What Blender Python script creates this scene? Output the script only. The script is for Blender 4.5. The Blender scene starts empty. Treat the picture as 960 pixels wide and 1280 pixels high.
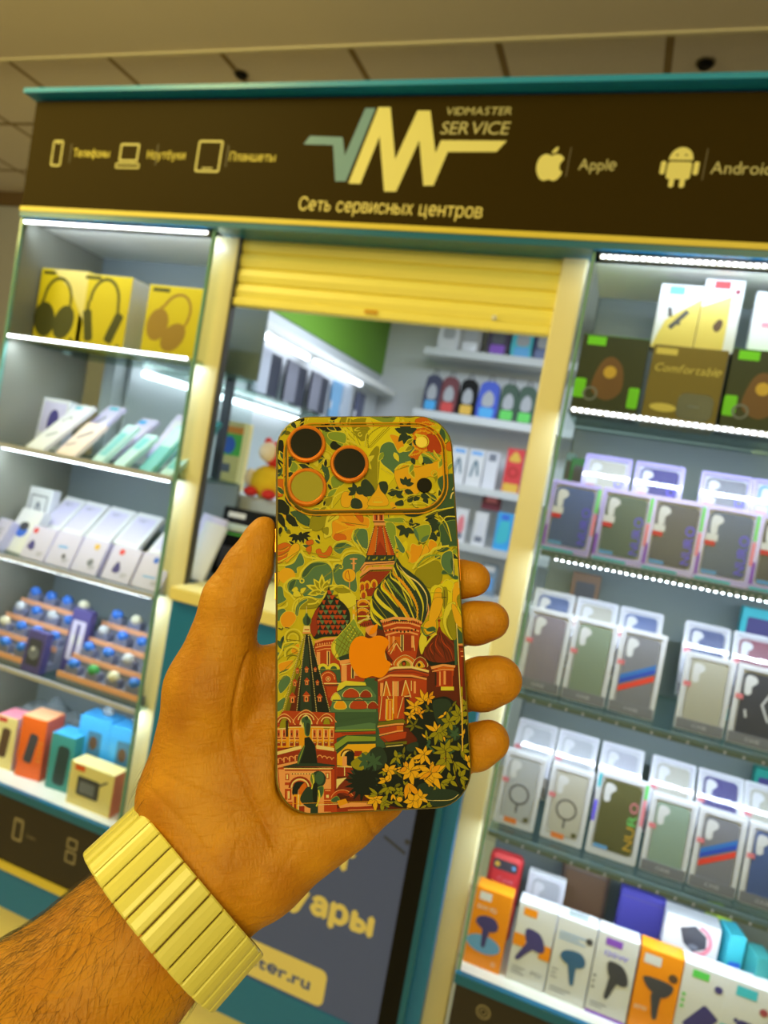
# Phone accessory kiosk with a hand holding a printed phone in front of it.
import bpy, math, random
import numpy as np
from mathutils import Vector, Matrix
from mathutils.geometry import tessellate_polygon
random.seed(7)
PI = math.pi
scene = bpy.context.scene
COL = scene.collection

# ------------------------------------------------------------------ materials
def s2l(c):
    return tuple((v/12.92 if v <= .04045 else ((v+.055)/1.055)**2.4) for v in (x/255 for x in c))
MATS = {}
def mat(name, rgb=(200,200,200), rough=.5, metal=0., emit=0., emit_rgb=None, coat=0., alpha=1., spec=.5, noise=None, bump=None):
    """plain procedural material; rgb is an sRGB 0-255 colour of the thing itself"""
    if name in MATS: return MATS[name]
    m = bpy.data.materials.new(name); m.use_nodes = True
    nt = m.node_tree; b = nt.nodes['Principled BSDF']
    c = s2l(rgb)
    b.inputs['Base Color'].default_value = (*c, 1)
    b.inputs['Roughness'].default_value = rough
    b.inputs['Metallic'].default_value = metal
    b.inputs['Specular IOR Level'].default_value = spec
    b.inputs['Coat Weight'].default_value = coat
    b.inputs['Coat Roughness'].default_value = .08
    b.inputs['Alpha'].default_value = alpha
    if emit:
        b.inputs['Emission Color'].default_value = (*s2l(emit_rgb or rgb), 1)
        b.inputs['Emission Strength'].default_value = emit
    if noise:                                   # (scale, amount): mottled colour
        tc = nt.nodes.new('ShaderNodeTexCoord'); n = nt.nodes.new('ShaderNodeTexNoise')
        n.inputs['Scale'].default_value = noise[0]; n.inputs['Detail'].default_value = 4
        mr = nt.nodes.new('ShaderNodeMapRange'); mr.inputs['To Min'].default_value = 1-noise[1]; mr.inputs['To Max'].default_value = 1+noise[1]
        mx = nt.nodes.new('ShaderNodeVectorMath'); mx.operation = 'SCALE'; mx.inputs[0].default_value = c
        nt.links.new(tc.outputs['Object'], n.inputs['Vector']); nt.links.new(n.outputs['Fac'], mr.inputs['Value'])
        nt.links.new(mr.outputs['Result'], mx.inputs['Scale']); nt.links.new(mx.outputs['Vector'], b.inputs['Base Color'])
    if bump:                                    # (scale, strength, distance)
        tc = nt.nodes.new('ShaderNodeTexCoord'); n = nt.nodes.new('ShaderNodeTexNoise'); n.inputs['Scale'].default_value = bump[0]
        bp = nt.nodes.new('ShaderNodeBump'); bp.inputs['Strength'].default_value = bump[1]; bp.inputs['Distance'].default_value = bump[2]
        nt.links.new(tc.outputs['Object'], n.inputs['Vector']); nt.links.new(n.outputs['Fac'], bp.inputs['Height']); nt.links.new(bp.outputs['Normal'], b.inputs['Normal'])
    MATS[name] = m; return m
def glass_mat(name, tint=(235,245,240), gloss=.1, rough=.03, opac=0., opac_rgb=(200,210,215), fres=.35):
    """thin clear sheet: see-through with a Fresnel gloss"""
    if name in MATS: return MATS[name]
    m = bpy.data.materials.new(name); m.use_nodes = True; nt = m.node_tree; nt.nodes.clear()
    out = nt.nodes.new('ShaderNodeOutputMaterial')
    tr = nt.nodes.new('ShaderNodeBsdfTransparent'); tr.inputs['Color'].default_value = (*s2l(tint), 1)
    gl = nt.nodes.new('ShaderNodeBsdfGlossy'); gl.inputs['Roughness'].default_value = rough
    lw = nt.nodes.new('ShaderNodeLayerWeight'); lw.inputs['Blend'].default_value = .35
    mul = nt.nodes.new('ShaderNodeMath'); mul.operation = 'MULTIPLY_ADD'; mul.inputs[1].default_value = fres; mul.inputs[2].default_value = gloss
    mx = nt.nodes.new('ShaderNodeMixShader')
    nt.links.new(lw.outputs['Fresnel'], mul.inputs[0]); nt.links.new(mul.outputs[0], mx.inputs['Fac'])
    nt.links.new(tr.outputs[0], mx.inputs[1]); nt.links.new(gl.outputs[0], mx.inputs[2])
    last = mx
    if opac:
        df = nt.nodes.new('ShaderNodeBsdfDiffuse'); df.inputs['Color'].default_value = (*s2l(opac_rgb), 1)
        m2 = nt.nodes.new('ShaderNodeMixShader'); m2.inputs['Fac'].default_value = opac
        nt.links.new(mx.outputs[0], m2.inputs[1]); nt.links.new(df.outputs[0], m2.inputs[2]); last = m2
    nt.links.new(last.outputs[0], out.inputs['Surface'])
    MATS[name] = m; return m

# ------------------------------------------------------------------ 2D shapes: (verts2d, faces)
def tess(pts):
    pts = [tuple(p) for p in pts]
    tri = tessellate_polygon([[Vector((x, y, 0)) for x, y in pts]])
    out = []
    for t in tri:
        a, b, c = (pts[i] for i in t)
        if (b[0]-a[0])*(c[1]-a[1])-(b[1]-a[1])*(c[0]-a[0]) < 0: t = (t[0], t[2], t[1])
        out.append(tuple(t))
    return pts, out
def merge(*shapes):
    V, F = [], []
    for v, f in shapes:
        n = len(V); V += list(v); F += [tuple(i+n for i in q) for q in f]
    return V, F
def rect(x0, y0, x1, y1): return [(x0,y0),(x1,y0),(x1,y1),(x0,y1)], [(0,1,2,3)]
def poly(*pts): return tess(pts)
def ell(cx, cy, rx, ry=None, n=24, a=0):
    ry = rx if ry is None else ry; ca, sa = math.cos(a), math.sin(a)
    p = [(rx*math.cos(2*PI*i/n), ry*math.sin(2*PI*i/n)) for i in range(n)]
    return [(cx+x*ca-y*sa, cy+x*sa+y*ca) for x, y in p], [tuple(range(n))]
def ring(cx, cy, rx, ry, w, a0=0, a1=360, n=28):
    V, F = [], []
    for i in range(n+1):
        a = math.radians(a0+(a1-a0)*i/n); c, s = math.cos(a), math.sin(a)
        V += [(cx+(rx-w)*c, cy+(ry-w)*s), (cx+rx*c, cy+ry*s)]
    for i in range(n): F.append((2*i, 2*i+1, 2*i+3, 2*i+2))
    return V, F
def rrect(x0, y0, x1, y1, r, n=6):
    V = []
    for cx, cy, a in ((x1-r,y1-r,0),(x0+r,y1-r,90),(x0+r,y0+r,180),(x1-r,y0+r,270)):
        for i in range(n+1):
            t = math.radians(a+90*i/n); V.append((cx+r*math.cos(t), cy+r*math.sin(t)))
    return V, [tuple(range(len(V)))]
def smooth(pts, closed=True, k=5):
    """Catmull-Rom through the points"""
    n = len(pts); out = []
    rng = range(n) if closed else range(n-1)
    for i in rng:
        if closed: p0, p1, p2, p3 = pts[i-1], pts[i], pts[(i+1) % n], pts[(i+2) % n]
        else: p0, p1, p2, p3 = pts[max(i-1,0)], pts[i], pts[i+1], pts[min(i+2,n-1)]
        for j in range(k):
            t = j/k; t2, t3 = t*t, t*t*t
            out.append(tuple(.5*(2*p1[q]+(p2[q]-p0[q])*t+(2*p0[q]-5*p1[q]+4*p2[q]-p3[q])*t2+(3*p1[q]-p0[q]-3*p2[q]+p3[q])*t3) for q in (0,1)))
    if not closed: out.append(tuple(pts[-1]))
    return out
def blob(*pts): return tess(smooth(pts))
def line(pts, w, taper=False, sm=False):
    if sm: pts = smooth(pts, False)
    V, F = [], []; n = len(pts)
    for i, p in enumerate(pts):
        a, b = pts[max(i-1,0)], pts[min(i+1,n-1)]
        dx, dy = b[0]-a[0], b[1]-a[1]; l = math.hypot(dx, dy) or 1
        h = w/2*(math.sin(PI*(i+.15)/(n-.7)) if taper else 1)
        V += [(p[0]-dy/l*h, p[1]+dx/l*h), (p[0]+dy/l*h, p[1]-dx/l*h)]
    for i in range(n-1): F.append((2*i, 2*i+1, 2*i+3, 2*i+2))
    return V, F
def xf(shape, sx=1, sy=1, dx=0, dy=0, rot=0, shear=0):
    c, s = math.cos(rot), math.sin(rot)
    V = []
    for x, y in shape[0]:
        x = x*sx+shear*y; y = y*sy
        V.append((x*c-y*s+dx, x*s+y*c+dy))
    return V, shape[1]
# lettering: the built-in font turned into faces, a few glyphs drawn as strokes
GLY = {}
def glyph(ch):
    if ch in GLY: return GLY[ch]
    hx, w = .545, .092                       # x-height and stroke of the built-in face
    st = None
    if ch in 'еe':
        arc = [(.245+.2*math.cos(a), hx/2+(.5*hx-.04)*math.sin(a)) for a in (math.radians(i*15) for i in range(0, 22))]
        st = merge(line([(.06,hx/2),(.45,hx/2)], w*.9), line(arc, w)); box = (.0, .49)
    elif ch == 'н': st = merge(rect(0,0,w,hx), rect(.36,0,.36+w,hx), rect(0,hx*.42,.4,hx*.42+w*.9)); box = (0, .452)
    elif ch in 'ьы':
        bowl = [(w/2,hx*.58),(.22,hx*.58),(.33,hx*.5),(.36,hx*.32),(.32,hx*.14),(.22,w/2),(w/2,w/2)]
        st = merge(rect(0,0,w,hx), line(bowl, w*.9)); box = (0, .4)
        if ch == 'ы': st = merge(st, rect(.5,0,.5+w,hx)); box = (0, .592)
    elif ch == 'ф': st = merge(ring(.3,hx/2,.3,hx/2+.02,w), rect(.3-w/2,-.2,.3+w/2,.76)); box = (0, .6)
    if st is None:
        c = bpy.data.curves.new('glyph', 'FONT'); c.body = ch; c.size = 1; c.resolution_u = 3
        o = bpy.data.objects.new('glyph', c); COL.objects.link(o)
        dg = bpy.context.evaluated_depsgraph_get()
        m = bpy.data.meshes.new_from_object(o.evaluated_get(dg))
        V = [(v.co.x, v.co.y) for v in m.vertices]; F = []
        for p in m.polygons:
            q = tuple(p.vertices); a, b, d = (V[i] for i in q[:3])
            if (b[0]-a[0])*(d[1]-a[1])-(b[1]-a[1])*(d[0]-a[0]) < 0: q = q[::-1]
            F.append(q)
        st = (V, F)
        box = (min((x for x, y in V), default=0), max((x for x, y in V), default=.2))
        bpy.data.objects.remove(o); bpy.data.curves.remove(c); bpy.data.meshes.remove(m)
    GLY[ch] = (st, box); return GLY[ch]
def text(s, h, x=0, y=0, width=None, align='l', shear=0, gap=.09, rot=0):
    """lettering of cap height h (0.73 em); width squeezes or stretches it"""
    k = h/.73; cur = 0; parts = []
    for ch in s:
        if ch == ' ': cur += .3; continue
        st, (a, b) = glyph(ch)
        parts.append(xf(st, 1, 1, cur-a, 0)); cur += b-a+gap
    cur -= gap
    kx = k if width is None else width/cur
    sh = merge(*parts)
    off = {'l': 0, 'c': -cur*kx/2, 'r': -cur*kx}[align]
    sh = xf(sh, kx, k, off, 0, 0, 0)
    if shear: sh = xf(sh, 1, 1, 0, 0, 0, shear)
    return xf(sh, 1, 1, x, y, rot)

# ------------------------------------------------------------------ mesh builder
class MB:
    def __init__(s): s.v, s.f, s.mi, s.mats = [], [], [], []
    def m(s, material):
        if material not in s.mats: s.mats.append(material)
        return s.mats.index(material)
    def add(s, V, F, material):
        n = len(s.v); i = s.m(material); s.v += [tuple(p) for p in V]
        for q in F: s.f.append(tuple(a+n for a in q)); s.mi.append(i)
        return s
    def box(s, x0, y0, z0, x1, y1, z1, material):
        V = [(x0,y0,z0),(x1,y0,z0),(x1,y1,z0),(x0,y1,z0),(x0,y0,z1),(x1,y0,z1),(x1,y1,z1),(x0,y1,z1)]
        return s.add(V, [(0,3,2,1),(4,5,6,7),(0,1,5,4),(1,2,6,5),(2,3,7,6),(3,0,4,7)], material)
    def prism(s, shape, a, b, material, plane='xz'):
        """solid of one outline (shape: (loop, [one face])) between depths a (front) and b"""
        loop = [shape[0][i] for i in shape[1][0]] if len(shape[1]) == 1 else shape[0]
        n = len(loop); P = (lambda x, y, d: (x, d, y)) if plane == 'xz' else (lambda x, y, d: (x, y, d))
        V = [P(x, y, a) for x, y in loop]+[P(x, y, b) for x, y in loop]
        caps = [tuple(range(n))] if len(shape[1]) == 1 else shape[1]
        F = [q for q in caps]+[tuple(i+n for i in q[::-1]) for q in caps]
        F += [(i, i+n, (i+1) % n+n, (i+1) % n) for i in range(n)]
        return s.add(V, F, material)
    def flat(s, shape, d, material, plane='xz'):
        # separate pieces of a print get hair-thin steps so that none are coplanar
        V, F = shape; par = list(range(len(V)))
        def root(a):
            while par[a] != a: par[a] = par[par[a]]; a = par[a]
            return a
        for q in F:
            for a in q[1:]: par[root(a)] = root(q[0])
        rank = {}; st = [3e-6*rank.setdefault(root(i), len(rank)) for i in range(len(V))]
        if plane == 'xz': return s.add([(x, d-t, y) for (x, y), t in zip(V, st)], F, material)
        return s.add([(x, y, d+t) for (x, y), t in zip(V, st)], F, material)
    def tube(s, pts, r, material, n=8, closed=False):
        pts = [Vector(p) for p in pts]; V, F = [], []; up = None
        for i, p in enumerate(pts):
            a, b = (pts[i-1], pts[(i+1) % len(pts)]) if closed else (pts[max(i-1,0)], pts[min(i+1,len(pts)-1)])
            t = (b-a).normalized()
            if up is None: up = t.orthogonal().normalized()
            up = (up-t*up.dot(t)); up = up.normalized() if up.length > 1e-6 else t.orthogonal().normalized()
            w = t.cross(up); rr = r[i] if isinstance(r, (list, tuple)) else r
            V += [p+(up*math.cos(2*PI*j/n)+w*math.sin(2*PI*j/n))*rr for j in range(n)]
        L = len(pts)
        for i in range(L if closed else L-1):
            k = (i+1) % L
            for j in range(n): F.append((i*n+j, i*n+(j+1) % n, k*n+(j+1) % n, k*n+j))
        if not closed: F += [tuple(range(n))[::-1], tuple((L-1)*n+j for j in range(n))]
        return s.add(V, F, material)
    def lathe(s, prof, c, material, n=24, axis='z'):
        V, F = [], []
        for r, h in prof:
            for j in range(n):
                a = 2*PI*j/n; x, y = r*math.cos(a), r*math.sin(a)
                V.append((c[0]+x, c[1]+y, c[2]+h) if axis == 'z' else (c[0]+x, c[1]+h, c[2]+y))
        L = len(prof)
        for i in range(L-1):
            for j in range(n): F.append((i*n+j, i*n+(j+1) % n, (i+1)*n+(j+1) % n, (i+1)*n+j))
        F += [tuple(range(n))[::-1], tuple((L-1)*n+j for j in range(n))]
        return s.add(V, F, material)
    def ball(s, c, rx, ry, rz, material, n=12, k=8):
        V, F = [], []
        for i in range(1, k):
            t = PI*i/k
            for j in range(n):
                a = 2*PI*j/n; V.append((c[0]+rx*math.sin(t)*math.cos(a), c[1]+ry*math.sin(t)*math.sin(a), c[2]+rz*math.cos(t)))
        V += [(c[0],c[1],c[2]+rz),(c[0],c[1],c[2]-rz)]; T, B = len(V)-2, len(V)-1
        for i in range(k-2):
            for j in range(n): F.append((i*n+j, (i+1)*n+j, (i+1)*n+(j+1) % n, i*n+(j+1) % n))
        for j in range(n): F += [(T, j, (j+1) % n), (B, (k-2)*n+(j+1) % n, (k-2)*n+j)]
        return s.add(V, F, material)
    def build(s, name, parent=None, bevel=0, smooth=False, kind=None, label=None):
        me = bpy.data.meshes.new(name); me.from_pydata(s.v, [], s.f)
        for m_ in s.mats: me.materials.append(m_)
        me.polygons.foreach_set('material_index', s.mi)
        if smooth: me.polygons.foreach_set('use_smooth', [True]*len(s.f))
        me.update()
        o = bpy.data.objects.new(name, me); COL.objects.link(o)
        if parent: o.parent = parent
        if bevel:
            b = o.modifiers.new('bevel', 'BEVEL'); b.width = bevel; b.segments = 2; b.limit_method = 'ANGLE'
        if kind: o['kind'] = kind
        if label: o['label'] = label
        return o
def thing(name, label, cat, loc=(0,0,0), rot=(0,0,0), group=None):
    o = bpy.data.objects.new(name, None); COL.objects.link(o); o.empty_display_size = .02
    o.location = loc; o.rotation_euler = rot; o['label'] = label; o['category'] = cat
    if group: o['group'] = group
    return o
def tag(o, label, cat, group=None):
    o['label'] = label; o['category'] = cat
    if group: o['group'] = group
    return o
def copy_thing(root, loc, label=None, rot=None):
    """a copy of a thing, its parts and their sub-parts, sharing mesh data"""
    r = root.copy(); COL.objects.link(r); r.location = loc
    if rot: r.rotation_euler = rot
    if label: r['label'] = label
    for ch in list(root.children):
        c = ch.copy(); COL.objects.link(c); c.parent = r
        for g in list(ch.children):
            d = g.copy(); COL.objects.link(d); d.parent = c
    return r
# ------------------------------------------------------------------ room shell and kiosk
M = {}
M['wall'] = mat('wall_paint', (196,198,210), .8, noise=(1.5,.05))
M['white'] = mat('white_paint', (232,232,228), .45)
M['slat'] = mat('slatwall_white', (205,208,212), .5)
M['green'] = mat('green_wall', (104,150,40), .6)
M['cream'] = mat('cream_laminate', (238,226,150), .45)
M['shutter'] = mat('shutter_yellow', (248,236,124), .4, noise=(2,.04))
M['pillar'] = mat('pillar_enamel', (236,226,178), .35)
M['dark'] = mat('sign_dark', (52,40,4), .55, spec=.06)
M['basedark'] = mat('base_dark', (40,34,30), .45)
M['teal'] = mat('teal_edge', (16,104,150), .3)
M['tealtop'] = mat('teal_top_trim', (28,146,214), .35)
M['tealpanel'] = mat('teal_panel', (24,120,190), .4)
M['ystrip'] = mat('yellow_strip', (226,206,80), .4)
M['signyellow'] = mat('sign_yellow', (228,222,148), .5)
M['signteal'] = mat('sign_teal', (106,150,182), .5)
M['signgrey'] = mat('sign_grey', (196,190,140), .5)
M['signfaint'] = mat('sign_divider', (92,82,62), .5)
M['backing'] = mat('cabinet_back', (130,140,144), .5)
M['glass'] = glass_mat('clear_glass', (247,250,249), .0, fres=.0)
M['shelfglass'] = glass_mat('shelf_glass', (226,240,234), .03)
M['glassedge'] = mat('glass_edge_green', (110,160,150), .2, coat=.5)
M['shelfedge'] = mat('shelf_edge', (176,182,200), .3)
M['shelfedgedark'] = mat('shelf_edge_dark', (84,106,112), .25)
M['led'] = mat('led_diode', (255,255,255), .5, emit=26, emit_rgb=(236,244,255))
M['leddim'] = mat('led_diode_dim', (150,158,176), .3, emit=.12, emit_rgb=(220,232,255))
M['ledtape'] = mat('led_tape', (225,230,235), .4)
M['tube'] = mat('led_tube', (255,255,255), .5, emit=5, emit_rgb=(232,242,255))
M['slate'] = mat('poster_slate', (82,100,176), .45)
M['black'] = mat('black_plastic', (16,16,18), .45, spec=.15)

# ceiling tiles: a real grid of sunken seams drawn by a brick texture with bump
def ceiling_material():
    m = bpy.data.materials.new('ceiling_tile'); m.use_nodes = True; nt = m.node_tree; b = nt.nodes['Principled BSDF']
    tc = nt.nodes.new('ShaderNodeTexCoord'); mp = nt.nodes.new('ShaderNodeMapping'); br = nt.nodes.new('ShaderNodeTexBrick')
    br.offset = 0; br.inputs['Scale'].default_value = 1; br.inputs['Brick Width'].default_value = .6; br.inputs['Row Height'].default_value = .6
    br.inputs['Mortar Size'].default_value = .016; br.inputs['Mortar Smooth'].default_value = .2
    br.inputs['Color1'].default_value = (*s2l((236,228,226)),1); br.inputs['Color2'].default_value = (*s2l((230,222,220)),1)
    br.inputs['Mortar'].default_value = (*s2l((150,130,96)),1)
    mp.inputs['Location'].default_value = (.14,.07,0)
    nt.links.new(tc.outputs['Object'], mp.inputs['Vector']); nt.links.new(mp.outputs['Vector'], br.inputs['Vector'])
    nt.links.new(br.outputs['Color'], b.inputs['Base Color']); b.inputs['Roughness'].default_value = .9
    n = nt.nodes.new('ShaderNodeTexNoise'); n.inputs['Scale'].default_value = 60
    nt.links.new(tc.outputs['Object'], n.inputs['Vector'])
    bp = nt.nodes.new('ShaderNodeBump'); bp.inputs['Strength'].default_value = .3; bp.inputs['Distance'].default_value = .01
    nt.links.new(n.outputs['Fac'], bp.inputs['Height']); nt.links.new(bp.outputs['Normal'], b.inputs['Normal'])
    return m
def floor_material():
    m = bpy.data.materials.new('floor_tile'); m.use_nodes = True; nt = m.node_tree; b = nt.nodes['Principled BSDF']
    tc = nt.nodes.new('ShaderNodeTexCoord'); br = nt.nodes.new('ShaderNodeTexBrick'); br.offset = 0
    br.inputs['Brick Width'].default_value = .4; br.inputs['Row Height'].default_value = .4; br.inputs['Scale'].default_value = 1
    br.inputs['Mortar Size'].default_value = .006
    br.inputs['Color1'].default_value = (*s2l((206,190,140)),1); br.inputs['Color2'].default_value = (*s2l((198,182,132)),1); br.inputs['Mortar'].default_value = (*s2l((140,128,96)),1)
    nt.links.new(tc.outputs['Object'], br.inputs['Vector']); nt.links.new(br.outputs['Color'], b.inputs['Base Color']); b.inputs['Roughness'].default_value = .3
    return m
CEIL = 3.1
MB().box(-7,-4,-.06, 4,2.8,0, floor_material()).build('floor', kind='structure')
MB().box(-7,1.09,CEIL, 4,2.8,CEIL+.05, ceiling_material()).build('ceiling', kind='structure')
sof = mat('soffit_plaster', (216,206,200), .85, noise=(3,.03))
MB().box(-7,-4,CEIL-.05, 4,1.075,CEIL+.05, sof).build('ceiling_soffit', kind='structure')
MB().box(-7,1.075,CEIL-.058, 4,1.09,CEIL, mat('soffit_trim', (214,206,188), .6)).build('trim_1', kind='structure')
MB().box(-7,2.72,0, 4,2.8,CEIL, M['wall']).build('wall_back', kind='structure')
MB().box(-7,2.69,CEIL-.1, 4,2.72,CEIL, mat('wall_band', (120,96,64), .7)).build('trim_2', kind='structure')
MB().box(-7.08,-4,0, -7,2.8,CEIL, M['wall']).build('wall_left', kind='structure')
MB().box(4,-4,0, 4.08,2.8,CEIL, M['wall']).build('wall_right', kind='structure')
# two small dark ceiling fittings seen just above the sign
for k, (x, y) in enumerate(((-1.925,1.315),(-.014,1.325))):
    t = thing('ceiling_sensor', ('small dark ceiling fitting above the tablet icon of the sign','small dark ceiling fitting above the robot icon of the sign')[k], 'sensor', (x,y,CEIL-.0))
    MB().lathe([(.001,-.022),(.018,-.022),(.026,-.014),(.028,-.005)], (0,0,0), M['black'], 20).build('sensor_body', t, smooth=False)
    MB().lathe([(.034,-.005),(.034,0)], (0,0,0), mat('fitting_rim', (150,140,120), .5), 20).build('sensor_rim', t)

# ---- fascia sign
ZS0, ZS1 = 1.962, 2.222
sg = thing('fascia_sign', 'long dark shop sign with yellow zigzag logo above the display cabinets', 'sign', (-.55,0,1.95))
def S(shape): return xf(shape, 1, 1, .55, -1.95)
mb = MB(); mb.box(-1.0,-.012,ZS0-1.95, 1.35,.06,ZS1-1.95, M['dark']); mb.build('sign_board', sg)
MB().box(-1.015,-.04,.279, 1.36,.07,.290, M['tealtop']).build('top_trim', sg, label='teal edge trim along the top')
MB().box(-1.0,-.016,.0, 1.35,.06,.011, M['ystrip']).build('bottom_trim', sg, label='yellow edge strip along the bottom')
MB().box(-1.0,-.014,-.014, 1.35,.06,-.001, M['teal']).build('lower_trim', sg, label='thin teal strip under the yellow one')
def flatpart(name, shapes, d, parent, label=None):
    mb = MB()
    for i, (sh, m_) in enumerate(shapes): mb.flat(sh, d-.0002*i, m_)
    return mb.build(name, parent, label=label)
YF = -.0125
lg = flatpart('zigzag_logo', [(S(tess([(-.6605,2.043),(-.6215,2.2008),(-.5946,2.2006),(-.5647,2.0946),(-.5344,2.1932),(-.5069,2.193),(-.4805,2.1087),(-.4735,2.1339),(-.3392,2.1341),(-.3561,2.1124),(-.455,2.111),(-.4726,2.0434),(-.4939,2.0427),(-.5195,2.1334),(-.5503,2.0293),(-.5768,2.0284),(-.6079,2.1404),(-.6328,2.0428)])), M['signyellow'])], YF, sg)
flatpart('logo_tick', [(S(tess([(-.7812,2.1231),(-.7688,2.1409),(-.6913,2.1388),(-.6794,2.1005),(-.6506,2.1989),(-.6279,2.1988),(-.667,2.0471),(-.6915,2.0464),(-.7105,2.1222)])), M['signteal'])], YF, lg, 'teal tick of the logo')
flatpart('lettering', [(S(text('VIDMASTER', .016, -.474, 2.184, .134, shear=.12)), M['signgrey']), (S(text('SERVICE', .026, -.478, 2.146, .138, shear=.12)), M['signgrey'])], YF, lg, 'small grey lettering over the logo tail')
flatpart('slogan', [(S(text('Сеть сервисных центров', .029, -.768, 1.983, .406)), mat('slogan_yellow', (240,226,140), .5))], YF, sg, 'yellow slogan lettering')
def apple(cx, cy, h):
    body = smooth([(0,.32),(.16,.37),(.32,.34),(.42,.22),(.33,.06),(.34,-.12),(.44,-.22),(.34,-.42),(.2,-.5),(.04,-.46),(-.12,-.5),(-.28,-.42),(-.42,-.15),(-.42,.14),(-.3,.33),(-.14,.37)])
    leaf = smooth([(.0,.4),(.04,.52),(.18,.62),(.17,.5),(.1,.42)])
    return xf(merge(tess(body), tess(leaf)), h*.9, h*.9, cx, cy)
flatpart('apple_icon', [(S(apple(-.248,2.088,.064)), M['signyellow'])], YF, sg)
flatpart('apple_word', [(S(text('Apple', .022, -.194, 2.081, .068)), M['signgrey'])], YF, sg)
rb = merge(rrect(-.037,2.068,.004,2.099,.005), ring(-.0165,2.102,.0205,.023,.0205,0,180), rrect(-.049,2.076,-.040,2.1,.004), rrect(.007,2.076,.016,2.1,.004), rrect(-.03,2.053,-.021,2.07,.004), rrect(-.012,2.053,-.003,2.07,.004))
flatpart('robot_icon', [(S(rb), M['signyellow']), (S(merge(ell(-.024,2.111,.0018), ell(-.009,2.111,.0018))), M['dark'])], YF, sg)
flatpart('android_word', [(S(text('Android', .023, .036, 2.079, .098)), M['signgrey'])], YF, sg)
for x in (-.214, .025, -1.417, -1.16, -.968):
    h = .028 if x > -.5 else .024
    flatpart('divider', [(S(rect(x-.0012,2.095-h,x+.0012,2.095+h)), M['signfaint'])], YF, sg)
def outline(x0, y0, x1, y1, r, w):
    o, i = rrect(x0,y0,x1,y1,r)[0], rrect(x0+w,y0+w,x1-w,y1-w,max(r-w,.0005))[0]; n = len(o)
    return o+i, [(k,(k+1)%n,(k+1)%n+n,k+n) for k in range(n)]
gi = mat('sign_icon', (196,188,120), .5)
flatpart('phone_icon', [(S(merge(outline(-1.476,2.063,-1.443,2.127,.006,.0045), rect(-1.466,2.119,-1.453,2.122))), gi)], YF, sg)
flatpart('phone_word', [(S(text('Телефоны', .02, -1.407, 2.087, .11)), mat('word_yellow',(220,204,80),.5))], YF, sg)
flatpart('laptop_icon', [(S(merge(outline(-1.268,2.078,-1.212,2.121,.004,.005), outline(-1.275,2.062,-1.205,2.075,.003,.0035))), gi)], YF, sg)
flatpart('laptop_word', [(S(text('Ноутбуки', .02, -1.187, 2.086, .107)), MATS['word_yellow'])], YF, sg)
flatpart('tablet_icon', [(S(merge(outline(-1.049,2.058,-.983,2.13,.006,.005), rect(-1.03,2.066,-1.002,2.069))), gi)], YF, sg)
flatpart('tablet_word', [(S(text('Планшеты', .02, -.961, 2.085, .117)), MATS['word_yellow'])], YF, sg)

# ---- shop front frame: the two pillars beside the service window
fr = thing('shop_front_frame', 'pale enamelled frame with two posts flanking the service window', 'frame', (-.55,0,0))
for x0, x1 in ((-1.006,-.940), (-.200,-.150)):
    MB().box(x0+.55,.045,.0, x1+.55,.062,1.944, M['pillar']).build('post', fr, bevel=.004)
MB().box(-.389,.046,.2, -.384,.064,1.94, mat('post_edge', (60,56,48), .5)).build('edge_strip', fr)
sh = thing('roller_shutter', 'yellow roller shutter half lowered over the service window', 'shutter', (-.57,.062,1.788))
mb = MB(); n = 4; z0, z1 = .012, .155
for i in range(n):
    a, b = z0+(z1-z0)*i/n, z0+(z1-z0)*(i+1)/n
    prof = [(.0,a),(-.006,a+.004),(-.009,(a+b)/2),(-.006,b-.003),(.0,b),(.012,b),(.012,a)]
    V = [(-.37,y,z) for y, z in prof]+[(.37,y,z) for y, z in prof]; k = len(prof)
    mb.add(V, [(j,j+k,(j+1)%k+k,(j+1)%k) for j in range(k)]+[tuple(range(k))[::-1], tuple(range(k,2*k))], M['shutter'])
mb.build('slat_curtain', sh)
MB().box(-.37,-.012,-.004, .37,.016,.014, M['shutter']).build('bottom_rail', sh, bevel=.003)
MB().box(-.03,-.016,.004,.0,-.011,.012, mat('latch_gold',(220,170,40),.4)).build('lift_tab', sh)
MB().ball((.255,-.013,.02),.006,.004,.006, M['white']).build('rivet', sh, smooth=True)

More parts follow.
